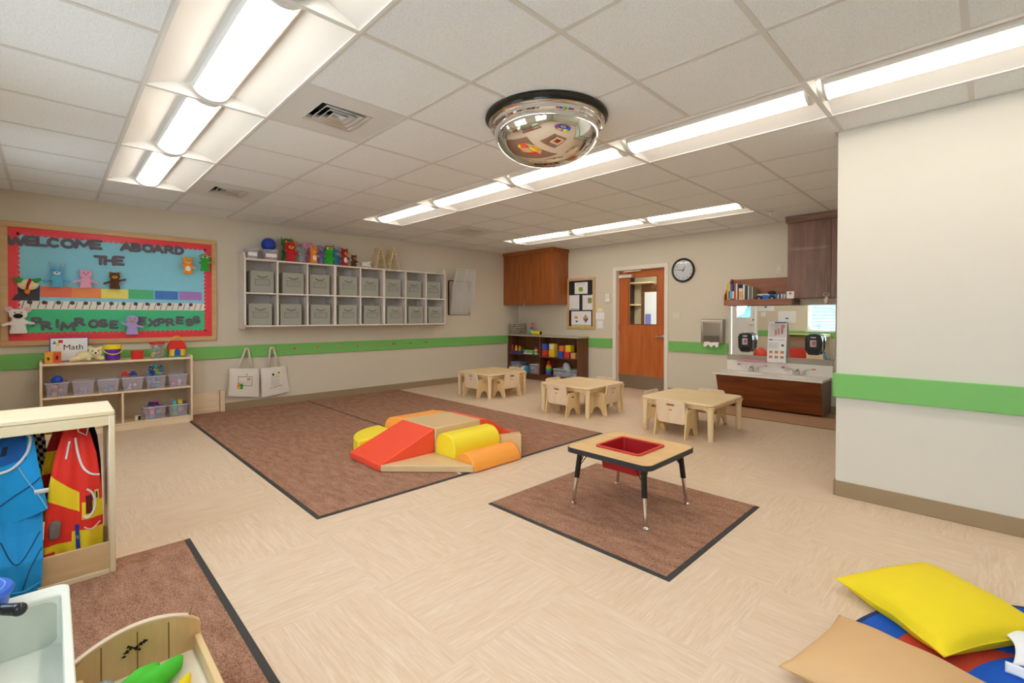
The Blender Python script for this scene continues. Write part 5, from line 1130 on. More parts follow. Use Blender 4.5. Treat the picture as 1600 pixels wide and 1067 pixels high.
for xx in (.05, L_-.06):
    for yy in (-.05, .04): wv_ = part(t, 'wheel', MB().lathe([(.0, 0), (.036, 0), (.04, .006), (.04, .022), (.036, .028), (0, .028)], (a+xx, y_+yy, z_+.0405), 24, axis='y'), M('#17181c', .4)); part(wv_, 'hub', MB().lathe([(0, -.001), (.014, -.001), (.014, .002)], (a+xx, y_+yy, z_+.0405), 16, axis='y'), M('#8a8e96', .3, .6))
part(t, 'canopy', MB().sph((a+L_*.72, y_, z_+.112), (.05, .03, .026), 16, 10), M('#15181e', .3))
for k, (c, w_, h_) in enumerate((('#e9e6e0', .016, .085), ('#2f4a48', .026, .09), ('#dfe4e8', .016, .09), ('#a8c4d8', .016, .09), ('#eef0f0', .014, .088))):
    book(PY(1215.5+2.6*k, 460, 6.5).x, w_*.8, h_, c, ['small cream booklet beside the toy car', 'small dark teal box-like booklet', 'small grey-white booklet', 'small pale blue booklet', 'small white booklet at the right end'][k]+' on the wall shelf', name='booklet', dep=.1, gp='small booklets right of the toy car')
ux0, ux1, uyf = -1.742, -.74, 6.43
dm = PY(1298.5, 400, uyf).x
cabinet('tall_wall_cabinet', 'grey-brown two-door wall cabinet beside the cream pier', ux0, ux1, uyf, 1.41, CZ-.002, greywood, [(ux0, dm, 1), (dm, ux1, -1)], crown=.08)
p = PY(1229, 452, uyf-.01)
t = thing('first_aid_card', 'small white card with a red cross on the cabinet corner', 'sign', (-1.755, uyf-.02, 1.405))
px_ = (PY(1229.5, 457, uyf).x, PY(1241, 457, uyf).x); fa = lambda a_, b2, d: Vector((a_, uyf-.001-d, b2))
part(t, 'card', MB().prism([(px_[0], 1.408), (px_[1], 1.408), (px_[1], 1.495), (px_[0], 1.495)], fa, 0, .006), WHITE)
xm = (px_[0]+px_[1])/2; part(t, 'red_cross', MB().prism([(xm-.005, 1.452), (xm+.005, 1.452), (xm+.005, 1.487), (xm-.005, 1.487)], fa, .006, .007).prism([(xm-.018, 1.465), (xm-.005, 1.465), (xm-.005, 1.475), (xm-.018, 1.475)], fa, .006, .007).prism([(xm+.005, 1.465), (xm+.018, 1.465), (xm+.018, 1.475), (xm+.005, 1.475)], fa, .006, .007), M('#d8302c', .5))
kx = PY(1291, 455, uyf-.03).x
t = thing('key_ring', 'key ring with a pale tag hanging on the grey-brown cabinet handle', 'keys', (kx, uyf-.03, 1.34))
part(t, 'ring', MB().tube([(kx+.03*math.cos(a_), uyf-.035, 1.445+.022*math.sin(a_)) for a_ in [2*PI*q/20 for q in range(20)]], .0025, 6, closed=True), M('#cbbfae', .3, .7))
part(t, 'tag', MB().prism([(kx-.028, 1.375), (kx+.0, 1.42), (kx+.022, 1.41), (kx+.02, 1.36), (kx-.0, 1.33)], lambda a_, b2, d: Vector((a_, uyf-.045+d, b2)), 0, .016), M('#ddd0bb', .5), bevel=.004)

# ------------------------------------------------------------------ behind the camera, seen in the mirrors
d2 = bpy.data.objects.new('door_2', None); C.objects.link(d2); d2.location = (-4.93, YF-.05, 0); d2['kind'] = 'structure'; d2['_w'] = 1
WD = M('#f3f3f2', .4, var=.01)
wx0, wx1, wz0, wz1 = -5.12, -4.75, 1.17, 1.82
b = MB().box(FD[0]+.02, wx0, YF-.07, YF-.03, .01, FD[2]-.02).box(wx1, FD[1]-.02, YF-.07, YF-.03, .01, FD[2]-.02).box(wx0, wx1, YF-.07, YF-.03, .01, wz0).box(wx0, wx1, YF-.07, YF-.03, wz1, FD[2]-.02)
part(d2, 'door_leaf', b, WD, smooth=False)
b = MB().box(FD[0]-.05, FD[0], YF, YF+.014, 0, FD[2]+.05).box(FD[1], FD[1]+.05, YF, YF+.014, 0, FD[2]+.05).box(FD[0], FD[1], YF, YF+.014, FD[2], FD[2]+.05); part(d2, 'door_frame', b, WD)
part(d2, 'window_pane', MB().box(wx0, wx1, YF-.055, YF-.05, wz0, wz1), GLASS)
for k in range(14): part(d2, 'blind_slat', MB().box(wx0+.01, wx1-.01, YF-.045, YF-.031, wz0+.02+.045*k, wz0+.021+.045*k), WD)
part(d2, 'door_handle', MB().tube([(FD[1]-.07, YF-.03, .95), (FD[1]-.07, YF+.03, .95), (FD[1]-.17, YF+.03, .95)], .01, 8).cyl((FD[1]-.07, YF-.03, 1.1), (FD[1]-.07, YF-.01, 1.1), .025), CHROME)
for n_, wd in ((1, W1), (2, W2)):
    o = bpy.data.objects.new('window_%d' % n_, None); C.objects.link(o); o.location = (wd[0], YF, wd[2]); o['kind'] = 'structure'; o['_w'] = 1
    fb = MB(); xm = (wd[0]+wd[1])/2
    for a_ in ((wd[0], wd[0]+.05, wd[2], wd[3]), (wd[1]-.05, wd[1], wd[2], wd[3]), (xm-.03, xm+.03, wd[2]+.05, wd[3]-.05), (wd[0]+.05, wd[1]-.05, wd[2], wd[2]+.05), (wd[0]+.05, wd[1]-.05, wd[3]-.05, wd[3])): fb.box(a_[0], a_[1], YF-.12, YF-.07, a_[2], a_[3])
    part(o, 'window_frame', fb, WD); part(o, 'window_pane', MB().box(wd[0]+.05, wd[1]-.05, YF-.1, YF-.096, wd[2]+.05, wd[3]-.05), GLASS)
    sb = MB(); nsl = 30
    for k in range(nsl):
        z = wd[2]+.02+(wd[3]-wd[2]-.06)*k/(nsl-1); sb.add([Vector((wd[0]+.01, YF-.055, z+.006)), Vector((wd[1]-.01, YF-.055, z+.006)), Vector((wd[1]-.01, YF-.02, z-.006)), Vector((wd[0]+.01, YF-.02, z-.006))], [(0, 1, 2, 3)])
    part(o, 'blind_slats', sb, WD, solid=.0012, smooth=False); part(o, 'blind_rail', MB().box(wd[0]+.005, wd[1]-.005, YF-.06, YF-.012, wd[3]-.035, wd[3]), WD)
    part(o, 'window_sill', MB().box(wd[0]-.04, wd[1]+.04, YF-.06, YF+.03, wd[2]-.025, wd[2]), WD)
for x0_, x1_, z0_, z1_, lb in ((-4.03, -3.60, 1.03, 1.34, 'white drawing paper beside the blinds, seen in the sink mirror'), (-4.55, -4.13, 1.345, 1.6, 'white drawing with blue shapes, seen in the sink mirror')):
    t = thing('wall_paper_sheet', lb, 'paper', (x0_, YF, z0_)); part(t, 'sheet', MB().box(x0_, x1_, YF, YF+.003, z0_, z1_), M('#eceff2', .8)); part(t, 'blue_blot', MB().sph(((x0_+x1_)/2, YF+.003, z0_+.11), (.04, .0015, .02)), M('#2a6ac0', .8))
plx = -4.40; t = thing('light_switch', 'white switch plate seen in the sink mirror', 'switch plate', (plx, YF, 1.2)); part(t, 'plate', MB().box(plx-.06, plx+.06, YF, YF+.006, 1.2, 1.31), WHITE, bevel=.002)
for s in (-1, 1): part(t, 'toggle', MB().box(plx+s*.025-.008, plx+s*.025+.008, YF+.006, YF+.012, 1.235, 1.275), WHITE)

# ------------------------------------------------------------------ outside the windows
hd = MB(); rh = random.Random(9)
for k in range(110):
    x = -8.2+5.6*rh.random(); z = rh.uniform(.2, 2.9); r = rh.uniform(.3, .5)
    hd.sph((x, -4.2+rh.uniform(-.3, .3), z), (r, r*.7, r), 10, 7)
solo('backdrop', hd, M('#4a7382', .9, var=.5, scale=9, bump=.5, bscale=30), 'added dark blue-green hedge outside the exterior door window', 'backdrop', base=(-5.4, -4.2, 0), remesh=.05)  # added dark mass that tones down the overbright windows in the mirror

t = thing('toy_rack', 'low maple rack with a red cushion under the window, seen in the sink mirror', 'rack', (-3.75, -.57, 0))
for x_ in (-3.75, -3.222): part(t, 'side_panel', MB().box(x_, x_+.022, -.575, -.28, 0, .74), maple('z'))
part(t, 'top_panel', MB().box(-3.728, -3.222, -.575, -.28, .72, .74), maple('x')); part(t, 'shelf_board', MB().box(-3.728, -3.222, -.575, -.28, .06, .08), maple('x'))
solo('red_cushion', MB().box(-3.70, -3.25, -.55, -.31, .081, .36), M('#e2483a', .7), 'red cushion lying in the maple rack, seen in the sink mirror', 'cushion', bevel=.03)
solo('blue_block', MB().box(-4.02, -3.80, -.50, -.30, .0, .26), M('#4a6fa8', .6), 'dull blue block beside the maple rack, seen in the sink mirror', 'block', bevel=.01)
solo('red_ball', MB().sph((-4.40, -.36, .17), .17, 24, 16), M('#e85840', .5), 'big orange-red ball near the exterior door, seen in the sink mirror', 'ball')

# ================================================================== FLOOR
def rug(name, x0, x1, y0, y1, label, col=None, h=.007, b_=.026, sides=(1, 1, 1, 1)):
    t = thing(name, label, 'mat', ((x0+x1)/2, (y0+y1)/2, 0))
    part(t, 'rubber_border', MB().box(x0, x1, y0, y1, 0, h*.5), RUBBER, bevel=.001)
    a = [b_*s for s in sides]
    part(t, 'pile', MB().box(x0+a[0], x1-a[1], y0+a[2], y1-a[3], h*.5, h), col or CARPET); return t
rug('floor_mat', -6.665, -2.74, 1.10, 2.543, 'large brown carpet mat with the red foam ramp, nearer half of two', sides=(.3, 1, 1, .5))
rug('floor_mat', -6.665, -2.74, 2.548, 3.99, 'large brown carpet mat behind the foam blocks, farther half of two', sides=(.3, 1, .3, .4))
rug('floor_mat', -2.215, -.995, 1.965, 3.14, 'square brown carpet mat under the red tray table', sides=(.4, 1, 1, .4))
rug('floor_mat', -2.977, -.95, -.42, .522, 'brown carpet mat in the lower left under the dress-up stand', sides=(.4, 1, 1, 1.1))
tm = M('#bd9474', .9, var=.12, scale=40, bump=.3)
rug('floor_mat', -2.66, -.72, 5.83, 6.51, 'light brown mat on the floor before the low sinks', col=tm, sides=(.5, .5, .35, .3))

# ------------------------------------------------------------------ foam climbing set
def foam(name, mb, c, label, bevel=.014): return solo(name, mb, M(c, .45, var=.02), label, 'foam block', 'pieces of the foam climbing set' if False else None, bevel=bevel, ang=40)
FZ = .0075; g = .002
fx0, fx1, fy0, fy1 = -3.72, -3.22, 2.27, 2.77
tan = '#d8ba8c'; red = '#f5553a'; yel = '#f6e234'; org = '#ffa848'
foam('foam_cube', MB().box(fx0+g, fx1-g, fy0+g, fy1-g, FZ, .258), tan, 'tan square foam platform block in the centre of the climbing set', .010)
foam('foam_ramp', MB().prism([(1.765, FZ), (1.765, .062), (fy0-g, .256), (fy0-g, FZ)], lambda a, b_, d: Vector((d, a, b_)), fx0+g, fx1-g), red, 'red foam ramp sloping down towards the camera', .010)
pts = [(fy1+g, FZ), (fy1+g, .255)]+[(fy1+.03+.43*k/16, .058+.192*(.5+.5*math.cos(PI*k/16))) for k in range(17)]+[(fy1+.5, .055), (fy1+.5, FZ)]
foam('foam_slide', MB().prism(pts, lambda a, b_, d: Vector((d, a, b_)), fx0+g, fx1-g), red, 'red wavy foam slide on the far side of the tan block', .006)
w_ = .262
arch_ = [(fx1+g, FZ)]+[(fx1+g, .13)]+[(fx1+g+.105-.105*math.cos(a), .13+.105*math.sin(a)) for a in [PI/2*k/8 for k in range(1, 9)]]+[(fx1+w_-.115+.115*math.sin(a), .12+.115*math.cos(a)) for a in [PI/2*k/8 for k in range(0, 9)]]+[(fx1+w_, FZ)]
foam('foam_arch', MB().prism(arch_, lambda a, b_, d: Vector((a, d, b_)), fy0+g, fy1-g), yel, 'tall yellow foam arch beside the tan block', .012)
xa, xb = fx1+w_+g, -2.712
half = [((xa+xb)/2-(xb-xa)/2*math.cos(a), FZ+.122*math.sin(a)) for a in [PI*k/20 for k in range(21)]]
foam('foam_half_round', MB().prism(half, lambda a, b_, d: Vector((a, d, b_)), fy0+g, fy1-g), org, 'low orange foam half-round at the right edge of the set', .006)
foam('foam_wedge', MB().prism([(fx1, 1.768), (xb, fy0-g*1.5), (fx1, fy0-g*1.5)], lambda a, b_, d: Vector((a+g, b_, d)), FZ, .062), tan, 'flat tan triangular foam mat beside the red ramp', .008)
b = MB(); A = (fx1+g, fy1+g*2); B_ = (xb, fy1+g*2); D_ = (fx1+g, fy1+.5)
b.add([Vector((*A, FZ)), Vector((*B_, FZ)), Vector((*D_, FZ)), Vector((*A, .10)), Vector((*B_, .212)), Vector((*D_, .06))], [(0, 2, 1), (3, 4, 5), (0, 1, 4, 3), (1, 2, 5, 4), (2, 0, 3, 5)])
foam('foam_wedge', b, tan, 'tan foam corner wedge rising behind the orange half-round', .010)
q = [(fx0-g, FZ), (fx0-g, .255), (fx0-.08, .252)]+[(fx0-.20-.14*math.sin(a), .09+.15*math.cos(a)) for a in [PI/2*k/8 for k in range(9)]]+[(fx0-.34, FZ)]
foam('foam_step', MB().prism(q, lambda a, b_, d: Vector((a, d, b_)), fy0+g, fy1-g), org, 'orange curved foam piece on the far left side of the tan block', .010)
poly = [(fx0-g*2, fy0-g*2)]+[(fx0-g*2-.42*math.cos(a), fy0-g*2-.42*math.sin(a)) for a in [PI/2*k/14 for k in range(15)]]
foam('foam_quarter_round', MB().prism(poly, lambda a, b_, d: Vector((a, b_, d)), FZ, .135), yel, 'yellow quarter-round foam step left of the red ramp', .014)
p = PZ(717, 739, .01)
solo('care_tag', MB().box(p.x-.02, p.x+.02, p.y-.004, p.y+.010, .0075, .0095), WHITE, 'tiny white care tag sticking out under the flat tan mat', 'tag')

# ------------------------------------------------------------------ activity table with red tray
ac = Vector((-1.583, 2.60, .007)); tz = .362
t = thing('activity_table', 'square maple activity table with black edge and a sunken red tray', 'table', ac, world=False)
h = .293; hh = .148; tk = .03
def ring(mb, outer, inner, z0, z1, inw=True):
    n = len(outer); assert n == len(inner)
    vs = [Vector((*p, z)) for z in (z0, z1) for p in outer]+[Vector((*p, z)) for z in (z0, z1) for p in inner]
    fs = []
    for i in range(n):
        j = (i+1) % n
        fs += [(i, j, n+j, n+i), (2*n+j, 2*n+i, 3*n+i, 3*n+j), (n+i, n+j, 3*n+j, 3*n+i), (j, i, 2*n+i, 2*n+j)]
    return mb.add(vs, fs)
O = rrect(-h+.004, h-.004, -h+.004, h-.004, .05, 6); I = rrect(-hh, hh, -hh, hh, .02, 6)
part(t, 'tabletop', ring(MB(), O, I, tz-tk, tz), wood('acttop', '#e9c48c', '#d9ae70', 'x', rough=.35), bevel=.001)
O2 = rrect(-h, h, -h, h, .053, 6)
part(t, 'edge_band', ring(MB(), O2, O, tz-tk-.001, tz-.001), M('#2c2e34', .5))
TR = M('#a81a20', .35)
O = rrect(-hh-.012, hh+.012, -hh-.012, hh+.012, .028, 6); I2 = rrect(-hh+.008, hh-.008, -hh+.008, hh-.008, .02, 6)
part(t, 'tray_rim', ring(MB(), O, I2, tz+.0005, tz+.010), M('#cc3428', .35), bevel=.003)
sc = .90
ou = rrect(-hh+.006, hh-.006, -hh+.006, hh-.006, .02, 6); nn = len(ou)
vs = [Vector((*p, tz+.002)) for p in ou]+[Vector((p[0]*sc, p[1]*sc, tz-.13)) for p in ou]
vs += [Vector((p[0]*.97, p[1]*.97, tz+.002)) for p in ou]+[Vector((p[0]*sc*.97, p[1]*sc*.97, tz-.126)) for p in ou]
fs = []
for i in range(nn):
    j = (i+1) % nn; fs += [(i, j, nn+j, nn+i), (2*nn+i, 3*nn+i, 3*nn+j, 2*nn+j), (i, 2*nn+i, 2*nn+j, j)]
fs += [tuple(range(nn, 2*nn)), tuple(range(3*nn, 4*nn))]
part(t, 'tray', MB().add(vs, fs), TR)
for sx in (-1, 1):
    for sy in (-1, 1):
        top_ = Vector((sx*.222, sy*.222, tz-tk)); ft = Vector((sx*.252, sy*.252, 0)); md = top_.lerp(ft, .50)
        lg = part(t, 'leg', MB().cyl(top_, md, .0165, n=20), M('#141416', .3))
        part(lg, 'leg_insert', MB().cyl(md, top_.lerp(ft, .965), .0115, n=20), CHROME)
        part(lg, 'foot_glide', MB().lathe([(0, 0), (.02, 0), (.021, .005), (.012, .012), (.008, .018)], (ft.x, ft.y, .0), 16), CHROME)
        k = top_.lerp(ft, .32)
        for dx, dy in ((-sx*.075, 0), (0, -sy*.075)): part(lg, 'brace', MB().tube([k, top_+Vector((dx*.7, dy*.7, -.02)), top_+Vector((dx, dy, -.001))], .003, 6), M('#141416', .35))

# ------------------------------------------------------------------ toddler tables and chairs
def toddler_table(cx, cy, label):
    t = thing('toddler_table', label, 'table', (cx, cy, 0), 'low maple tables', world=False); hx, hy, z = .385, .395, .352
    part(t, 'tabletop', MB().prism(rrect(-hx, hx, -hy, hy, .07, 6), lambda a, b_, d: Vector((a, b_, d)), z-.026, z), birch('x') if False else maple('x'), bevel=.009)
    ap = MB(); e = .045
    part(t, 'apron', MB().box(-hx+e, hx-e, -hy+e, -hy+e+.018, z-.07, z-.027).box(-hx+e, hx-e, hy-e-.018, hy-e, z-.07, z-.027).box(-hx+e, -hx+e+.018, -hy+e+.018, hy-e-.018, z-.07, z-.027).box(hx-e-.018, hx-e, -hy+e+.018, hy-e-.018, z-.07, z-.027), maple('x'), bevel=.002)
    for sx in (-1, 1):
        for sy in (-1, 1):
            x, y = sx*(hx-.042), sy*(hy-.042)
            lg = part(t, 'leg', MB().lathe([(0, 0), (.024, 0), (.026, .004), (.028, z-.12), (.034, z-.06), (.046, z-.0275), (0, z-.0275)], (x, y, 0), 20), maple('z'))
            br = MB()
            for ddx, ddy in ((-sx, 0), (0, -sy)):
                f = lambda a, b_, d, ddx=ddx, ddy=ddy: Vector((x+ddx*a+(d if ddy else 0), y+ddy*a+(d if ddx else 0), b_))
                br.prism([(.015, z-.028), (.015, z-.12)]+[(.015+.075*(1-math.cos(a_)), z-.12+.062*math.sin(a_)) for a_ in [PI/2*k/6 for k in range(1, 7)]]+[(.09, z-.028)], f, -.010, .010)
            part(lg, 'bracket', br, maple('z'))
    return t
CH = wood('chairwood', '#f0d3a0', '#e2ba7e', 'z')
CHB = wood('chairback', '#f5dfc4', '#ecd0ac', 'z')
def holed(mb, outer, inner_c, ri, f, d0, d1, n=72):
    """flat panel with an oval or D-shaped hand hole; outer is star-shaped about inner_c"""
    def hit(ang):
        dx, dy = math.cos(ang), math.sin(ang); best = None; m = len(outer)
        for i in range(m):
            (ax, ay), (bx, by) = outer[i], outer[(i+1) % m]; ax -= inner_c[0]; bx -= inner_c[0]; ay -= inner_c[1]; by -= inner_c[1]
            ex, ey = bx-ax, by-ay; den = dx*ey-dy*ex
            if abs(den) < 1e-9: continue
            tt = (ax*ey-ay*ex)/den; ss = (ax*dy-ay*dx)/den
            if tt > 0 and -1e-6 <= ss <= 1+1e-6 and (best is None or tt < best): best = tt
        return (inner_c[0]+dx*best, inner_c[1]+dy*best)
    angs = [2*PI*k/n for k in range(n)]+[math.atan2(p[1]-inner_c[1], p[0]-inner_c[0]) % (2*PI) for p in outer]
    angs = sorted(set(round(a, 5) for a in angs))
    ou = [hit(a) for a in angs]; inn = []
    for a in angs:
        c, s = math.cos(a), math.sin(a); k = (abs(c/ri[0])**4+abs(s/ri[1])**4)**(-.25); inn.append((inner_c[0]+c*k, inner_c[1]+s*k))
    m = len(angs); vs = [f(*p, d) for d in (d0, d1) for p in ou]+[f(*p, d) for d in (d0, d1) for p in inn]; fs = []
    for i in range(m):
        j = (i+1) % m; fs += [(i, j, m+j, m+i), (2*m+j, 2*m+i, 3*m+i, 3*m+j), (m+i, m+j, 3*m+j, 3*m+i), (j, i, 2*m+i, 2*m+j)]
    return mb.add(vs, fs)
def toddler_chair(label):
    t = thing('toddler_chair', label, 'chair', (0, 0, 0), 'low maple armchairs at the tables', world=False)
    W = .158; th = .015
    out = [(-.142, 0), (-.095, 0)]+[(-.0-.068*math.cos(a), .012+.085*math.sin(a)) for a in [PI*k/10 for k in range(0, 11)]]+[(.095, 0), (.142, 0), (.108, .235)]+[(.070+.038*math.cos(a), .235+.04*math.sin(a)) for a in [PI/2*k/5 for k in range(1, 6)]]+[(-.06-.045*math.sin(a), .235+.04*math.cos(a)) for a in [PI/2*k/5 for k in range(6)]]
    for s in (-1, 1):
        x0 = s*W-th/2
        part(t, 'side_panel', holed(MB(), out, (.0, .222), (.026, .013), lambda a, b_, d: Vector((d, a, b_)), x0, x0+th), CH, bevel=.003)
    bk = rrect(-W+th/2+.001, W-th/2-.001, .13, .372, .035, 5)
    tl = math.radians(9)
    def fb(a, b_, d): bb = b_-.15; return Vector((a, -.088-bb*math.sin(tl)+d*math.cos(tl), .15+bb*math.cos(tl)+d*math.sin(tl)))
    bp = part(t, 'backrest', holed(MB(), bk, (0, .318), (.042, .0135), fb, -.008, .007), CHB, bevel=.003)
    part(bp, 'stamp', MB().prism(rrect(-.018, .018, .262, .276, .004, 2), fb, -.0088, -.008), M('#c79c6e', .6))
    part(t, 'seat', MB().box(-W+th/2+.001, W-th/2-.001, -.085, .115, .135, .149), CH, bevel=.003)
    return t
first_chair = toddler_chair('x'); used = [False]
def chair(x, y, rz, label):
    if not used[0]:
        used[0] = True; first_chair.location = (x, y, 0); first_chair.rotation_euler = (0, 0, rz); first_chair['label'] = label; return first_chair
    return dup(first_chair, (x, y, 0), rz, label)
toddler_table(-5.355, 4.83, 'low square maple table farthest left, nearest the corner cabinet')
toddler_table(-3.635, 4.83, 'low square maple table in the middle, in front of the door')
toddler_table(-2.20, 4.83, 'low square maple table on the right, nearest the sinks')
chair(-5.325, 4.50, 0, 'low maple chair with its back to the camera at the leftmost table'); chair(-5.02, 4.82, PI/2, 'low maple chair on the right side of the leftmost table'); chair(-5.37, 5.24, PI, 'low maple chair on the far side of the leftmost table')
chair(-3.64, 4.44, 0, 'low maple chair with its back to the camera at the middle table'); chair(-3.31, 4.86, PI/2, 'low maple chair on the right side of the middle table'); chair(-3.63, 5.22, PI, 'low maple chair on the far side of the middle table'); chair(-3.98, 4.80, -PI/2, 'low maple chair on the left side of the middle table')
chair(-2.205, 4.475, 0, 'low maple chair with its back to the camera at the rightmost table'); chair(-2.20, 5.20, PI, 'low maple chair on the far side of the rightmost table'); chair(-2.535, 4.80, -PI/2, 'low maple chair on the left side of the rightmost table')

# ================================================================== FOREGROUND
# ------------------------------------------------------------------ dress-up stand
DXF, DXB, DY0, DY1, DZ = -2.817, -3.165, -.55, .208, .753
t = thing('dress_up_stand', 'pale birch dress-up stand with open front holding costumes', 'clothes stand', (DXB, DY0, .007))
BI = lambda a: wood('birchstand', '#eadcbf', '#e0cfa9', a)
for y in (DY0, DY1-.022): part(t, 'side_panel', MB().box(DXB, DXF, y, y+.022, .0075, DZ-.022), BI('z'), bevel=.003)
part(t, 'top_panel', MB().box(DXB, DXF, DY0, DY1, DZ-.0215, DZ), BI('y'), bevel=.004)
part(t, 'top_rail', MB().box(DXF-.02, DXF-.001, DY0+.022, DY1-.022, DZ-.065, DZ-.022), BI('y'))
part(t, 'front_board', MB().box(DXF-.022, DXF-.004, DY0+.022, DY1-.022, .03, .150), wood('birchboard', '#dcbf95', '#d0ae80', 'y'), bevel=.002)
part(t, 'back_board', MB().box(DXB+.004, DXB+.02, DY0+.022, DY1-.022, .03, .12), BI('y'), bevel=.002)
part(t, 'base_strip', MB().box(DXF-.022, DXF+.002, DY0+.022, DY1-.022, .0075, .030), BI('y'), bevel=.002)
part(t, 'floor_board', MB().box(DXB+.02, DXF-.022, DY0+.022, DY1-.022, .03, .04), BI('y'))
part(t, 'hanging_rail', MB().box(-3.0, -2.985, DY0+.022, DY1-.022, .69, .731), BI('y'))
for k in range(5):
    y = -.46+.148*k
    part(t, 'hook', MB().tube([(-2.985, y, .70), (-2.945, y, .70), (-2.93, y, .712)], .006, 8).tube([(-2.94, y-.04, .722), (-2.94, y, .70), (-2.94, y+.04, .722)], .0045, 8), M('#efe6d2', .5))

# ------------------------------------------------------------------ costumes
def rowint(rows, z):
    for (z0, a0, b0, x0), (z1, a1, b1, x1) in zip(rows, rows[1:]):
        if z0 >= z >= z1:
            k = (z0-z)/(z0-z1); return a0+(a1-a0)*k, b0+(b1-b0)*k, x0+(x1-x0)*k
    return rows[-1][1:]
def garment(t, nm, rows, mats, mf=None, th=.018, fold=.008, ff=9, ph=0, nu=60, nv=80, front=True, slope=0):
    """rows: (z, y_left, y_right, x) from top to bottom"""
    zt, zb = rows[0][0], rows[-1][0]
    def pt(u, v, s):
        z = zt+(zb-zt)*v; a, b_, x = rowint(rows, z); y = a+(b_-a)*u
        zz = z-slope*(1-u)*v
        f = fold*(.25+v)*math.sin(ff*u+2.2*v+ph)+fold*.4*math.sin(2.3*ff*u+1+ph)
        return Vector((x+s*(th*(.35+.65*math.sin(PI*u)**.7))/1+f, y, zz))
    b = MB(); b.grid(lambda u, v: pt(u, v, 1), nu, nv, mf=mf); b.grid(lambda u, v: pt(u, v, -1), nu, nv, mf=mf)
    for seq in ([(0, j/nv) for j in range(nv+1)], [(1, j/nv) for j in range(nv+1)], [(i/nu, 0) for i in range(nu+1)], [(i/nu, 1) for i in range(nu+1)]):
        n = len(seq); P1 = [pt(u, v, 1) for u, v in seq]; P2 = [pt(u, v, -1) for u, v in seq]
        mi = [mf(min(.99, max(.01, u)), min(.99, max(.01, v))) if mf else 0 for u, v in seq]
        for i in range(n-1): b.add([P1[i], P1[i+1], P2[i+1], P2[i]], [(0, 1, 2, 3)], mi[i])
    return part(t, nm, b, mats, ang=70), (lambda u, v: pt(u, v, 1)+Vector((.0025, 0, 0)))
def crom(p, n=6):
    q = [p[0]]+list(p)+[p[-1]]; out = []
    for i in range(1, len(q)-2):
        for k in range(n):
            u = k/n; out.append(tuple(.5*(2*b+(c-a)*u+(2*a-5*b+4*c-d)*u*u+(3*b-a-3*c+d)*u**3) for a, b, c, d in zip(q[i-1], q[i], q[i+1], q[i+2])))
    return out+[p[-1]]
def trim(t, P_, uv, mat, r=.004, nm='trim'):
    if len(uv) > 2: uv = [(min(1, max(0, a)), min(1, max(0, b_))) for a, b_ in crom(uv)]
    return part(t, nm, MB().tube([P_(u, v) for u, v in uv], r, 6), mat)
WT = M('#e8ecf4', .8); FABB = M('#18a2ee', .75, var=.05, bump=.15)
# blue costume
t = thing('costume', 'bright blue child costume with white neck piping hanging at the stand\'s left', 'costume', (-2.94, -.12, .05), 'costumes on the stand')
rows = [(.700, -.150, -.075, -2.952), (.655, -.215, -.055, -2.93), (.56, -.265, -.045, -2.915), (.46, -.30, -.030, -2.905), (.345, -.33, -.014, -2.90)]
g1, P1 = garment(t, 'tunic', rows, [FABB], th=.022, fold=.010, ff=6, slope=.11)
trim(t, P1, [(.35, .0), (.15, .10), (.12, .25), (.30, .375), (.62, .42), (.84, .30), (.93, .12), (.85, .01)], WT, .0055, 'neck_piping')
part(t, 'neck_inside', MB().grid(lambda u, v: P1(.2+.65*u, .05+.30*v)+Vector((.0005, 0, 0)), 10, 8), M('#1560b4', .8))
part(t, 'neck_label', MB().grid(lambda u, v: P1(.44+.09*u, .16+.09*v)+Vector((.0025, 0, 0)), 4, 4), M('#0f2238', .7))
trim(t, P1, [(.74, .42), (.84, .6), (.94, .8), (.99, .99)], M('#7cc4ee', .8), .003, 'seam'); trim(t, P1, [(0, .98), (.3, .85), (.6, .74), (.86, .66), (.99, .60)], M('#164a74', .8), .002, 'seam')
part(t, 'side_tag', MB().grid(lambda u, v: P1(.90, .72)+Vector((.004, .045*u, -.02*v)), 2, 2), WT, solid=.001)
rows = [(.36, -.19, -.03, -2.915), (.26, -.185, -.03, -2.87), (.165, -.18, -.03, -2.798), (.10, -.165, -.032, -2.788), (.045, -.155, -.036, -2.79)]
g2, P2 = garment(t, 'trouser_leg', rows, [M('#1898e2', .75, var=.05, bump=.15)], th=.012, fold=.007, ff=8, ph=1)
rows = [(.06, -.145, -.05, -2.79), (.03, -.135, -.045, -2.789), (.012, -.12, -.06, -2.79)]
garment(t, 'cuff', rows, [M('#168cd2', .75)], th=.008, fold=.004, nv=8)
trim(t, P2, [(.2, .35), (.5, .62), (.95, .32)], M('#164a74', .8), .002, 'seam'); trim(t, P2, [(.55, .95), (.75, .7), (.98, .5)], M('#164a74', .8), .002, 'seam'); trim(t, P2, [(.02, .95), (.5, .97), (.98, .93)], M('#3aa4e6', .8), .003, 'hem')
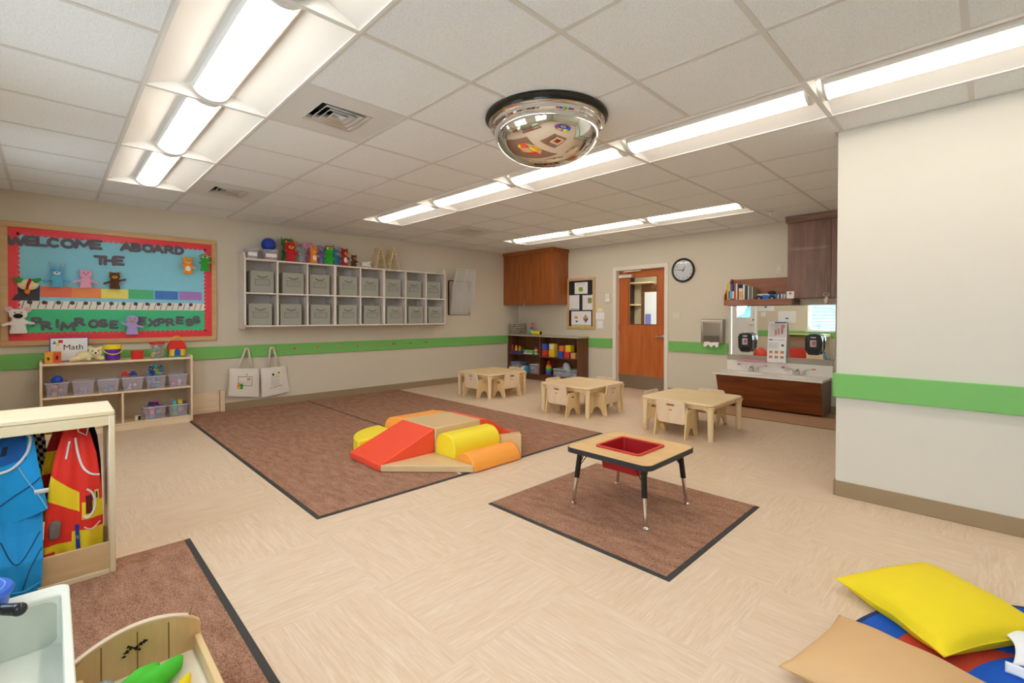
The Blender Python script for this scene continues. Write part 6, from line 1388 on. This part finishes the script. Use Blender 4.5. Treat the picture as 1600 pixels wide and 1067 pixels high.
# red and yellow costume
RD = M('#ee3428', .7, var=.05, bump=.15); YE = M('#fadc2a', .7, var=.04, bump=.15)
t = thing('costume', 'red and yellow child costume with white armhole piping right of the blue one', 'costume', (-2.94, .07, .11), 'costumes on the stand')
rows = [(.690, .045, .105, -2.950), (.64, .030, .128, -2.94), (.55, .008, .148, -2.93), (.44, -.010, .160, -2.92), (.32, -.022, .168, -2.915), (.155, -.030, .170, -2.915), (.10, -.030, .170, -2.915)]
def mf(u, v):
    if u < .58 and .36+.28*u < v < .54+.22*u: return 1
    if u > .62 and .60 < v < .73: return 1
    if v > .86-(.05 if u > .45 else -.02): return 1 if u > .18 else (0 if v > .93 else 1)
    return 0
g3, P3 = garment(t, 'vest', rows, [RD, YE], mf=mf, th=.024, fold=.009, ff=8, nu=150, nv=220)
trim(t, P3, [(.48, .10), (.55, .22), (.66, .33), (.82, .39), (.99, .41)], WT, .0045, 'armhole_piping'); trim(t, P3, [(.72, .50), (.82, .54), (.86, .62), (.82, .68), (.72, .72), (.66, .70)], WT, .0045, 'armhole_piping')
trim(t, P3, [(.30, .12), (.27, .25)], WT, .004, 'armhole_piping'); trim(t, P3, [(.66, .79), (.80, .815), (.95, .775)], M('#f6c8c8', .7), .003, 'pocket_piping')
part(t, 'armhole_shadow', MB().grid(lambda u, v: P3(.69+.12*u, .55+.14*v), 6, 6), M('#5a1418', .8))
part(t, 'badge', MB().grid(lambda u, v: P3(.86+.08*u, .52+.08*v), 4, 4), M('#e8d860', .7)); part(t, 'badge_figure', MB().grid(lambda u, v: P3(.885+.03*u, .535+.05*v)+Vector((.001, 0, 0)), 4, 4), M('#2a2a2a', .7))
part(t, 'blue_buckle_strap', MB().grid(lambda u, v: P3(.50+.07*u+.03*v, .76+.2*v), 4, 8), M('#24409c', .7)); part(t, 'buckle', MB().grid(lambda u, v: P3(.515+.08*u, .845+.025*v)+Vector((.001, 0, 0)), 3, 3), M('#7a8290', .5))
gl = MB(); 
for k in range(4): gl.tube([P3(.12+.035*k, .74)+Vector((.004, 0, 0)), P3(.10+.045*k, .84-.01*abs(k-1.5))+Vector((.008, 0, 0))], [.010, .006], 8)
gl.sph(P3(.17, .73)+Vector((.002, 0, 0)), (.012, .022, .022)); part(t, 'glove', gl, M('#77706c', .8), remesh=.004)
part(t, 'strap_loop', MB().tube([P3(.75, .0)+Vector((.01, .0, .03)), P3(.72, .05)+Vector((.012, -.01, 0)), P3(.85, .09)+Vector((.012, 0, 0)), P3(.99, .03)+Vector((.01, 0.01, .01))], .003, 6), WT)
# backing sleeves
t = thing('costume', 'dark red and yellow striped sleeve garment behind the red costume', 'costume', (-3.0, .0, .2), 'costumes on the stand')
garment(t, 'sleeve', [(.66, .005, .06, -3.015), (.56, -.020, .05, -3.015), (.42, -.045, .03, -3.015), (.25, -.06, .03, -3.015)], [M('#b9241f', .75), YE], mf=lambda u, v: 1 if .22 < v < .48 or v > .8 else 0, th=.014)
t = thing('costume', 'dark navy garment at the right end of the stand', 'costume', (-3.03, .15, .25), 'costumes on the stand')
garment(t, 'gown', [(.70, .085, .135, -3.06), (.60, .10, .160, -3.07), (.48, .11, .172, -3.08), (.25, .12, .178, -3.08)], [M('#13294a', .8)], th=.012)
t = thing('costume', 'black and white checkered garment with red edge between blue and red costumes', 'costume', (-3.04, -.05, .3), 'costumes on the stand')
ckm = [M('#16181a', .8), M('#d8d0c4', .8), M('#a83430', .8)]
garment(t, 'cloth', [(.70, -.22, -.035, -3.075), (.60, -.20, -.02, -3.08), (.48, -.16, -.015, -3.08), (.33, -.14, -.02, -3.08)], ckm, mf=lambda u, v: 2 if abs(u-.55-.3*v+.1) < .06 or v < .1 and u < .5 else ((int(u*14)+int(v*20)) % 2), th=.010, fold=.012, ff=12)
t = thing('costume', 'green and red plaid cloth at the far left of the stand', 'costume', (-3.04, -.3, .3), 'costumes on the stand')
garment(t, 'cloth', [(.705, -.40, -.19, -3.02), (.60, -.42, -.20, -3.03), (.35, -.44, -.24, -3.04)], [M('#1f4a34', .8), M('#8a2a28', .8), M('#c8b89a', .8)], mf=lambda u, v: (int(u*9)+2*int(v*7)) % 3, th=.012, fold=.012)
t = thing('costume', 'orange-brown strap garment with a yellow patch behind the red costume', 'costume', (-3.06, .02, .5), 'costumes on the stand')
garment(t, 'strap', [(.72, .045, .075, -3.12), (.62, .0, .04, -3.125), (.52, -.03, .0, -3.125)], [M('#c8801e', .8)], th=.006, fold=.002)
garment(t, 'yellow_patch', [(.715, -.035, .04, -3.145), (.62, -.035, .03, -3.145)], [M('#f0d21c', .8)], th=.006, fold=.002, nv=10)
t = thing('costume', 'deep blue garment hanging low behind the bright blue costume', 'costume', (-2.98, -.2, .1), 'costumes on the stand')
garment(t, 'cloth', [(.34, -.44, -.12, -2.975), (.25, -.44, -.11, -2.975), (.12, -.44, -.12, -2.975)], [M('#0f5c9c', .8)], th=.012)

# ------------------------------------------------------------------ white moulded bench
t = thing('water_table', 'white moulded plastic play table with raised rounded back, lower left corner', 'play table', (-1.35, -.22, 0))
PW = M('#e9eee6', .35, var=.01)
bx0_, bx1_, by0_, by1_ = -1.668, -.98, -.46, .030; zt_, zl = .50, .378
b = MB()
O = rrect(bx0_, bx1_, by0_, by1_, .03, 6); I = rrect(bx0_+.060, bx1_-.025, by0_+.02, by1_-.016, .012, 6)
ring(b, O, I, .352, zt_); b.prism(rrect(bx0_+.06, bx1_-.02, by0_+.015, by1_-.012, .012, 6), lambda a, b_, d: Vector((a, b_, d)), .353, zl)
part(t, 'tub', b, PW, bevel=.004)
part(t, 'back_recess', MB().prism(rrect(by0_+.05, by1_-.019, zl+.001, zt_-.012, .028, 6), lambda a, b_, d: Vector((d, a, b_)), bx0_+.0585, bx0_+.061), M('#cdd3c5', .4), bevel=.001)
for x in (bx0_+.05, bx1_-.08):
    for y in (by0_+.05, by1_-.06): part(t, 'leg', MB().box(x-.02, x+.02, y-.02, y+.02, .0075, .3515), PW, bevel=.006)
c = Vector((-1.632, -.145, zt_+.0005))
t = thing('toy_pot', 'blue toy pot with ringed lid and black handle on the white table rim', 'pot', c)
part(t, 'pot', MB().lathe([(0, 0), (.06, 0), (.07, .008), (.073, .038), (.07, .04), (0, .04)], c, 40), M('#2464d8', .35))
li = part(t, 'lid', MB().lathe([(.078, .036), (.08, .041), (.076, .049), (.05, .053), (.02, .054), (0, .054)], c, 40), M('#2b6ce4', .3))
for r in (.028, .048, .064): part(li, 'ring_mark', MB().tube([c+Vector((r*math.cos(a), r*math.sin(a), .0535-(.0 if r < .05 else .0022))) for a in [2*PI*q/32 for q in range(32)]], .0017, 6, closed=True), M('#7fb0f4', .35))
part(t, 'handle', MB().tube([c+Vector((.052, .048, .022)), c+Vector((.075, .066, .022)), c+Vector((.096, .088, .022))], [.010, .012, .0135], 14).sph(c+Vector((.098, .09, .022)), .0142), M('#22252c', .15))

# ------------------------------------------------------------------ doll bed
t = thing('doll_bed', 'wooden doll bed with curved panelled headboard, bottom left', 'doll bed', (-1.45, .19, .007))
hx_ = -1.742; y0_, y1_ = .040, .332; ym = (y0_+y1_)/2
MP = wood('dollbed', '#e8c898', '#d6ae7a', 'z')
n = 16; topc = lambda y: .277-.045*((y-ym)/((y1_-y0_)/2))**2
poly = [(y0_, .0075), (y1_, .0075), (y1_, .226)]+[(y1_-(y1_-y0_)*k/n, topc(y1_-(y1_-y0_)*k/n)) for k in range(1, n)]+[(y0_, .226)]
hb = part(t, 'headboard', MB().prism(poly, lambda a, b_, d: Vector((d, a, b_)), hx_-.018, hx_), MP, bevel=.003)
part(hb, 'top_edge', MB().add([Vector((hx_-.0185+.019*q, y_, topc(y_)+zz)) for y_ in [y1_-.03-(y1_-y0_-.03)*k/n for k in range(n+1)] for q, zz in ((0, -.001), (0, .005), (1, .005), (1, -.001))], [(4*k+a, 4*k+(a+1) % 4, 4*k+4+(a+1) % 4, 4*k+4+a) for k in range(n) for a in range(4)]+[(0, 1, 2, 3), (4*n, 4*n+1, 4*n+2, 4*n+3)]), M('#e6d0b8', .5))
for y in (.095, .175, .25): part(hb, 'groove', MB().box(hx_-.0005, hx_+.0006, y-.0015, y+.0015, .12, .262-.3*abs(y-.18)**1.5), M('#8a6a3a', .7))
b = MB()
for k, (dy, dz, r) in enumerate(((-.035, -.006, .010), (-.018, .004, .009), (0, -.002, .010), (.018, .006, .009), (.034, .012, .010), (-.028, .012, .006), (.012, -.012, .006), (-.045, -.018, .007))): b.prism([(.172+dy*.62+r*.8*math.cos(a+dy*40)*(1 if q % 2 else .5), .218+dz*.8+r*.7*math.sin(a+dy*40)*(1 if q % 3 else .4)) for q, a in enumerate([2*PI*i/10 for i in range(10)])], lambda a, b_, d: Vector((hx_+d, a, b_)), .0004, .0014+.0001*k)
part(hb, 'burnt_emblem', b, M('#241a10', .7))
for y in (y0_, y1_-.018): part(t, 'side_rail', MB().box(hx_+.0005, -1.17, y, y+.018, .06, .188), wood('dollrail', '#ecd4a8', '#dfc08a', 'x'), bevel=.003)
part(t, 'footboard', MB().box(-1.169, -1.151, y0_, y1_, .0075, .24), MP, bevel=.003)
part(t, 'base_board', MB().box(hx_+.0005, -1.1695, y0_+.0185, y1_-.0185, .128, .144), M('#f2e9da', .7))
def soft(name, blobs, col, label, cat, vs=.006, extra=None):
    b = MB()
    for p in blobs:
        if p[0] == 't': b.tube([Vector(q) for q in p[1]], p[2], 12)
        else: b.sph(Vector(p[1]), p[2], 18, 12)
    t = thing(name, label, cat, blobs[0][1][0]); part(t, 'body', b, M(col, .85, var=.06, bump=.3, bscale=240), remesh=vs); return t
t = soft('plush_toy', [('t', [(-1.50, .105, .190), (-1.57, .135, .192), (-1.63, .175, .186), (-1.685, .21, .172)], [.026, .040, .032, .014]), ('t', [(-1.56, .14, .188), (-1.60, .20, .184), (-1.65, .25, .174), (-1.69, .27, .166)], [.036, .031, .023, .010]), ('s', (-1.53, .115, .184), (.045, .045, .033))], '#4cc83a', 'bright green plush toy with two pointed limbs lying in the doll bed', 'plush toy', .005)
part(t, 'eye', MB().sph((-1.515, .135, .212), .013, 12, 8), M('#f0eedc', .5))
t = soft('plush_banana', [('t', [(-1.46, .15, .162), (-1.50, .21, .163), (-1.555, .255, .163), (-1.60, .275, .160)], [.010, .019, .019, .008])], '#ecd61c', 'yellow plush banana lying beside the green plush toy', 'toy banana', .004)
solo('knitted_ball', MB().sph((-1.655, .092, .1755), .030, 24, 16), M('#9a9aa4', .9, var=.55, scale=260, bump=.6), 'small grey and white knitted ball in the doll bed', 'ball', base=(-1.655, .092, .1445))

# ------------------------------------------------------------------ round rug and pillows
rc = Vector((.57, 1.985, 0)); RR = .955
cols = [M('#17356e', .9), M('#1459c8', .95, var=.1, scale=90, bump=.4), M('#2fb0dc', .95, var=.1, scale=90, bump=.4), M('#c8442c', .95, var=.15, scale=90, bump=.4), M('#f0c23a', .95, var=.1, bump=.4), M('#46a04a', .95, var=.1, bump=.4)]
NA, NR = 240, 60
def rf_(u, v):
    a = (u*360) % 360; r = v*RR
    if r > .945: return 0
    if r > .85+.03*math.sin(a*PI/30): return 1 if (a < 100 or a > 170) else 1
    if 75 < a < 150 and r > .68+.06*math.sin(a*PI/18): return 2 if r > .79 else 1
    if r > .635: return 3 if (a < 60 or a > 118) else 3
    if r > .30: return 1
    return 4 if r > .2 else 5
t = thing('round_rug', 'round blue and red patterned rug under the two floor pillows', 'rug', rc)
def disc_(z, side=False): return lambda u, v: rc+Vector((v*RR*math.cos(2*PI*u), v*RR*math.sin(2*PI*u), z))
b = MB().grid(disc_(.008), NA, NR, closed_u=True, mf=rf_); b.lathe([(RR, 0), (RR+.002, .003), (RR, .008)], rc, 120, mi=0, cap=False)
part(t, 'pile', b, cols, smooth=False)
def pillow(corners, zs, th, col, label, z0=.0085):
    A_, B2, C2, D2 = [Vector((*c_, 0)) for c_ in corners]; N_ = 40
    def pt(u, v, s):
        p = A_.lerp(B2, u).lerp(D2.lerp(C2, u), v); cen = (A_+B2+C2+D2)/4
        e = (4*u*(1-u))*(4*v*(1-v)); pin = 1-.10*((4*u*(1-u))*(1-4*v*(1-v))+(4*v*(1-v))*(1-4*u*(1-u)))*1.0
        p = cen+(p-cen)*pin
        base = zs[0]*(1-u)*(1-v)+zs[1]*u*(1-v)+zs[2]*u*v+zs[3]*(1-u)*v
        q = e**.42
        wr = .0035*math.sin(14*u+5*v)*(1-e)*math.sin(PI*u)
        zt = base+s*th*.5*q+wr
        return Vector((p.x, p.y, max(zt, z0)))
    b = MB(); b.grid(lambda u, v: pt(u, v, 1), N_, N_); b.grid(lambda u, v: pt(u, v, -1), N_, N_)
    sm = [pt(u, 0, .15) for u in [i/N_ for i in range(N_)]]+[pt(1, v, .15) for v in [i/N_ for i in range(N_)]]+[pt(1-u, 1, .15) for u in [i/N_ for i in range(N_)]]+[pt(0, 1-v, .15) for v in [i/N_ for i in range(N_)]]
    cen = (A_+B2+C2+D2)/4
    t = thing('floor_pillow', label, 'pillow', (cen.x, cen.y, z0)); part(t, 'cushion', b, M(col, .8, var=.03, scale=12, bump=.12, bscale=400), ang=60)
    part(t, 'seam', MB().tube(sm, .0028, 6, closed=True), M(col, .8)); return t
pillow([(-.465, 2.435), (-.098, 2.125), (.19, 2.515), (-.20, 2.845)], (.045, .05, .07, .065), .155, '#eed61e', 'bright yellow floor pillow on the round rug', .0085)
pillow([(-.475, 1.70), (-.055, 1.66), (.045, 2.06), (-.395, 2.145)], (.04, .04, .045, .045), .14, '#d8b080', 'tan floor pillow in front of the yellow one')
# white cloth
t = thing('white_cloth', 'crumpled white cloth band beside the yellow pillow at the right edge', 'cloth', (.10, 2.37, .0085))
def band(pts, w_, nm='band'):
    pts = [Vector(p) for p in pts]; vs = []; 
    for i, p in enumerate(pts): vs += [p+Vector((0, 0, -w_/2)), p+Vector((0, 0, w_/2))]
    return MB().add(vs, [(2*i, 2*i+1, 2*i+3, 2*i+2) for i in range(len(pts)-1)])
CLM = M('#eef0f6', .7, var=.03)
crv = lambda P, n=16: [sum((math.comb(len(P)-1, k)*(t_**k)*((1-t_)**(len(P)-1-k))*Vector(p) for k, p in enumerate(P)), Vector()) for t_ in [i/n for i in range(n+1)]]
part(t, 'band', MB().grid(lambda u, v: sum((math.comb(3, k)*(u**k)*((1-u)**(3-k))*Vector(p) for k, p in enumerate([(.0, 2.385, .066), (.06, 2.40, .085), (.085, 2.33, .08), (.060, 2.265, .030)])), Vector())+Vector((.07*v*(1-.5*u)+.02*u*v, .11*v*(1-u*.85), .012*math.sin(PI*v)-.004*v)), 20, 8), CLM, solid=.002)
part(t, 'band', MB().grid(lambda u, v: Vector((.045+.12*u, 2.245-.03*u+.012*v, .014+.03*v+.004*math.sin(5*u))), 12, 4), CLM, solid=.003)
part(t, 'band', MB().grid(lambda u, v: Vector((.12+.10*u, 2.42-.12*u+.05*v, .072-.05*u-.008*v)), 12, 6), CLM, solid=.002)
for o in bpy.data.objects:
    if '_w' in o.keys(): del o['_w']
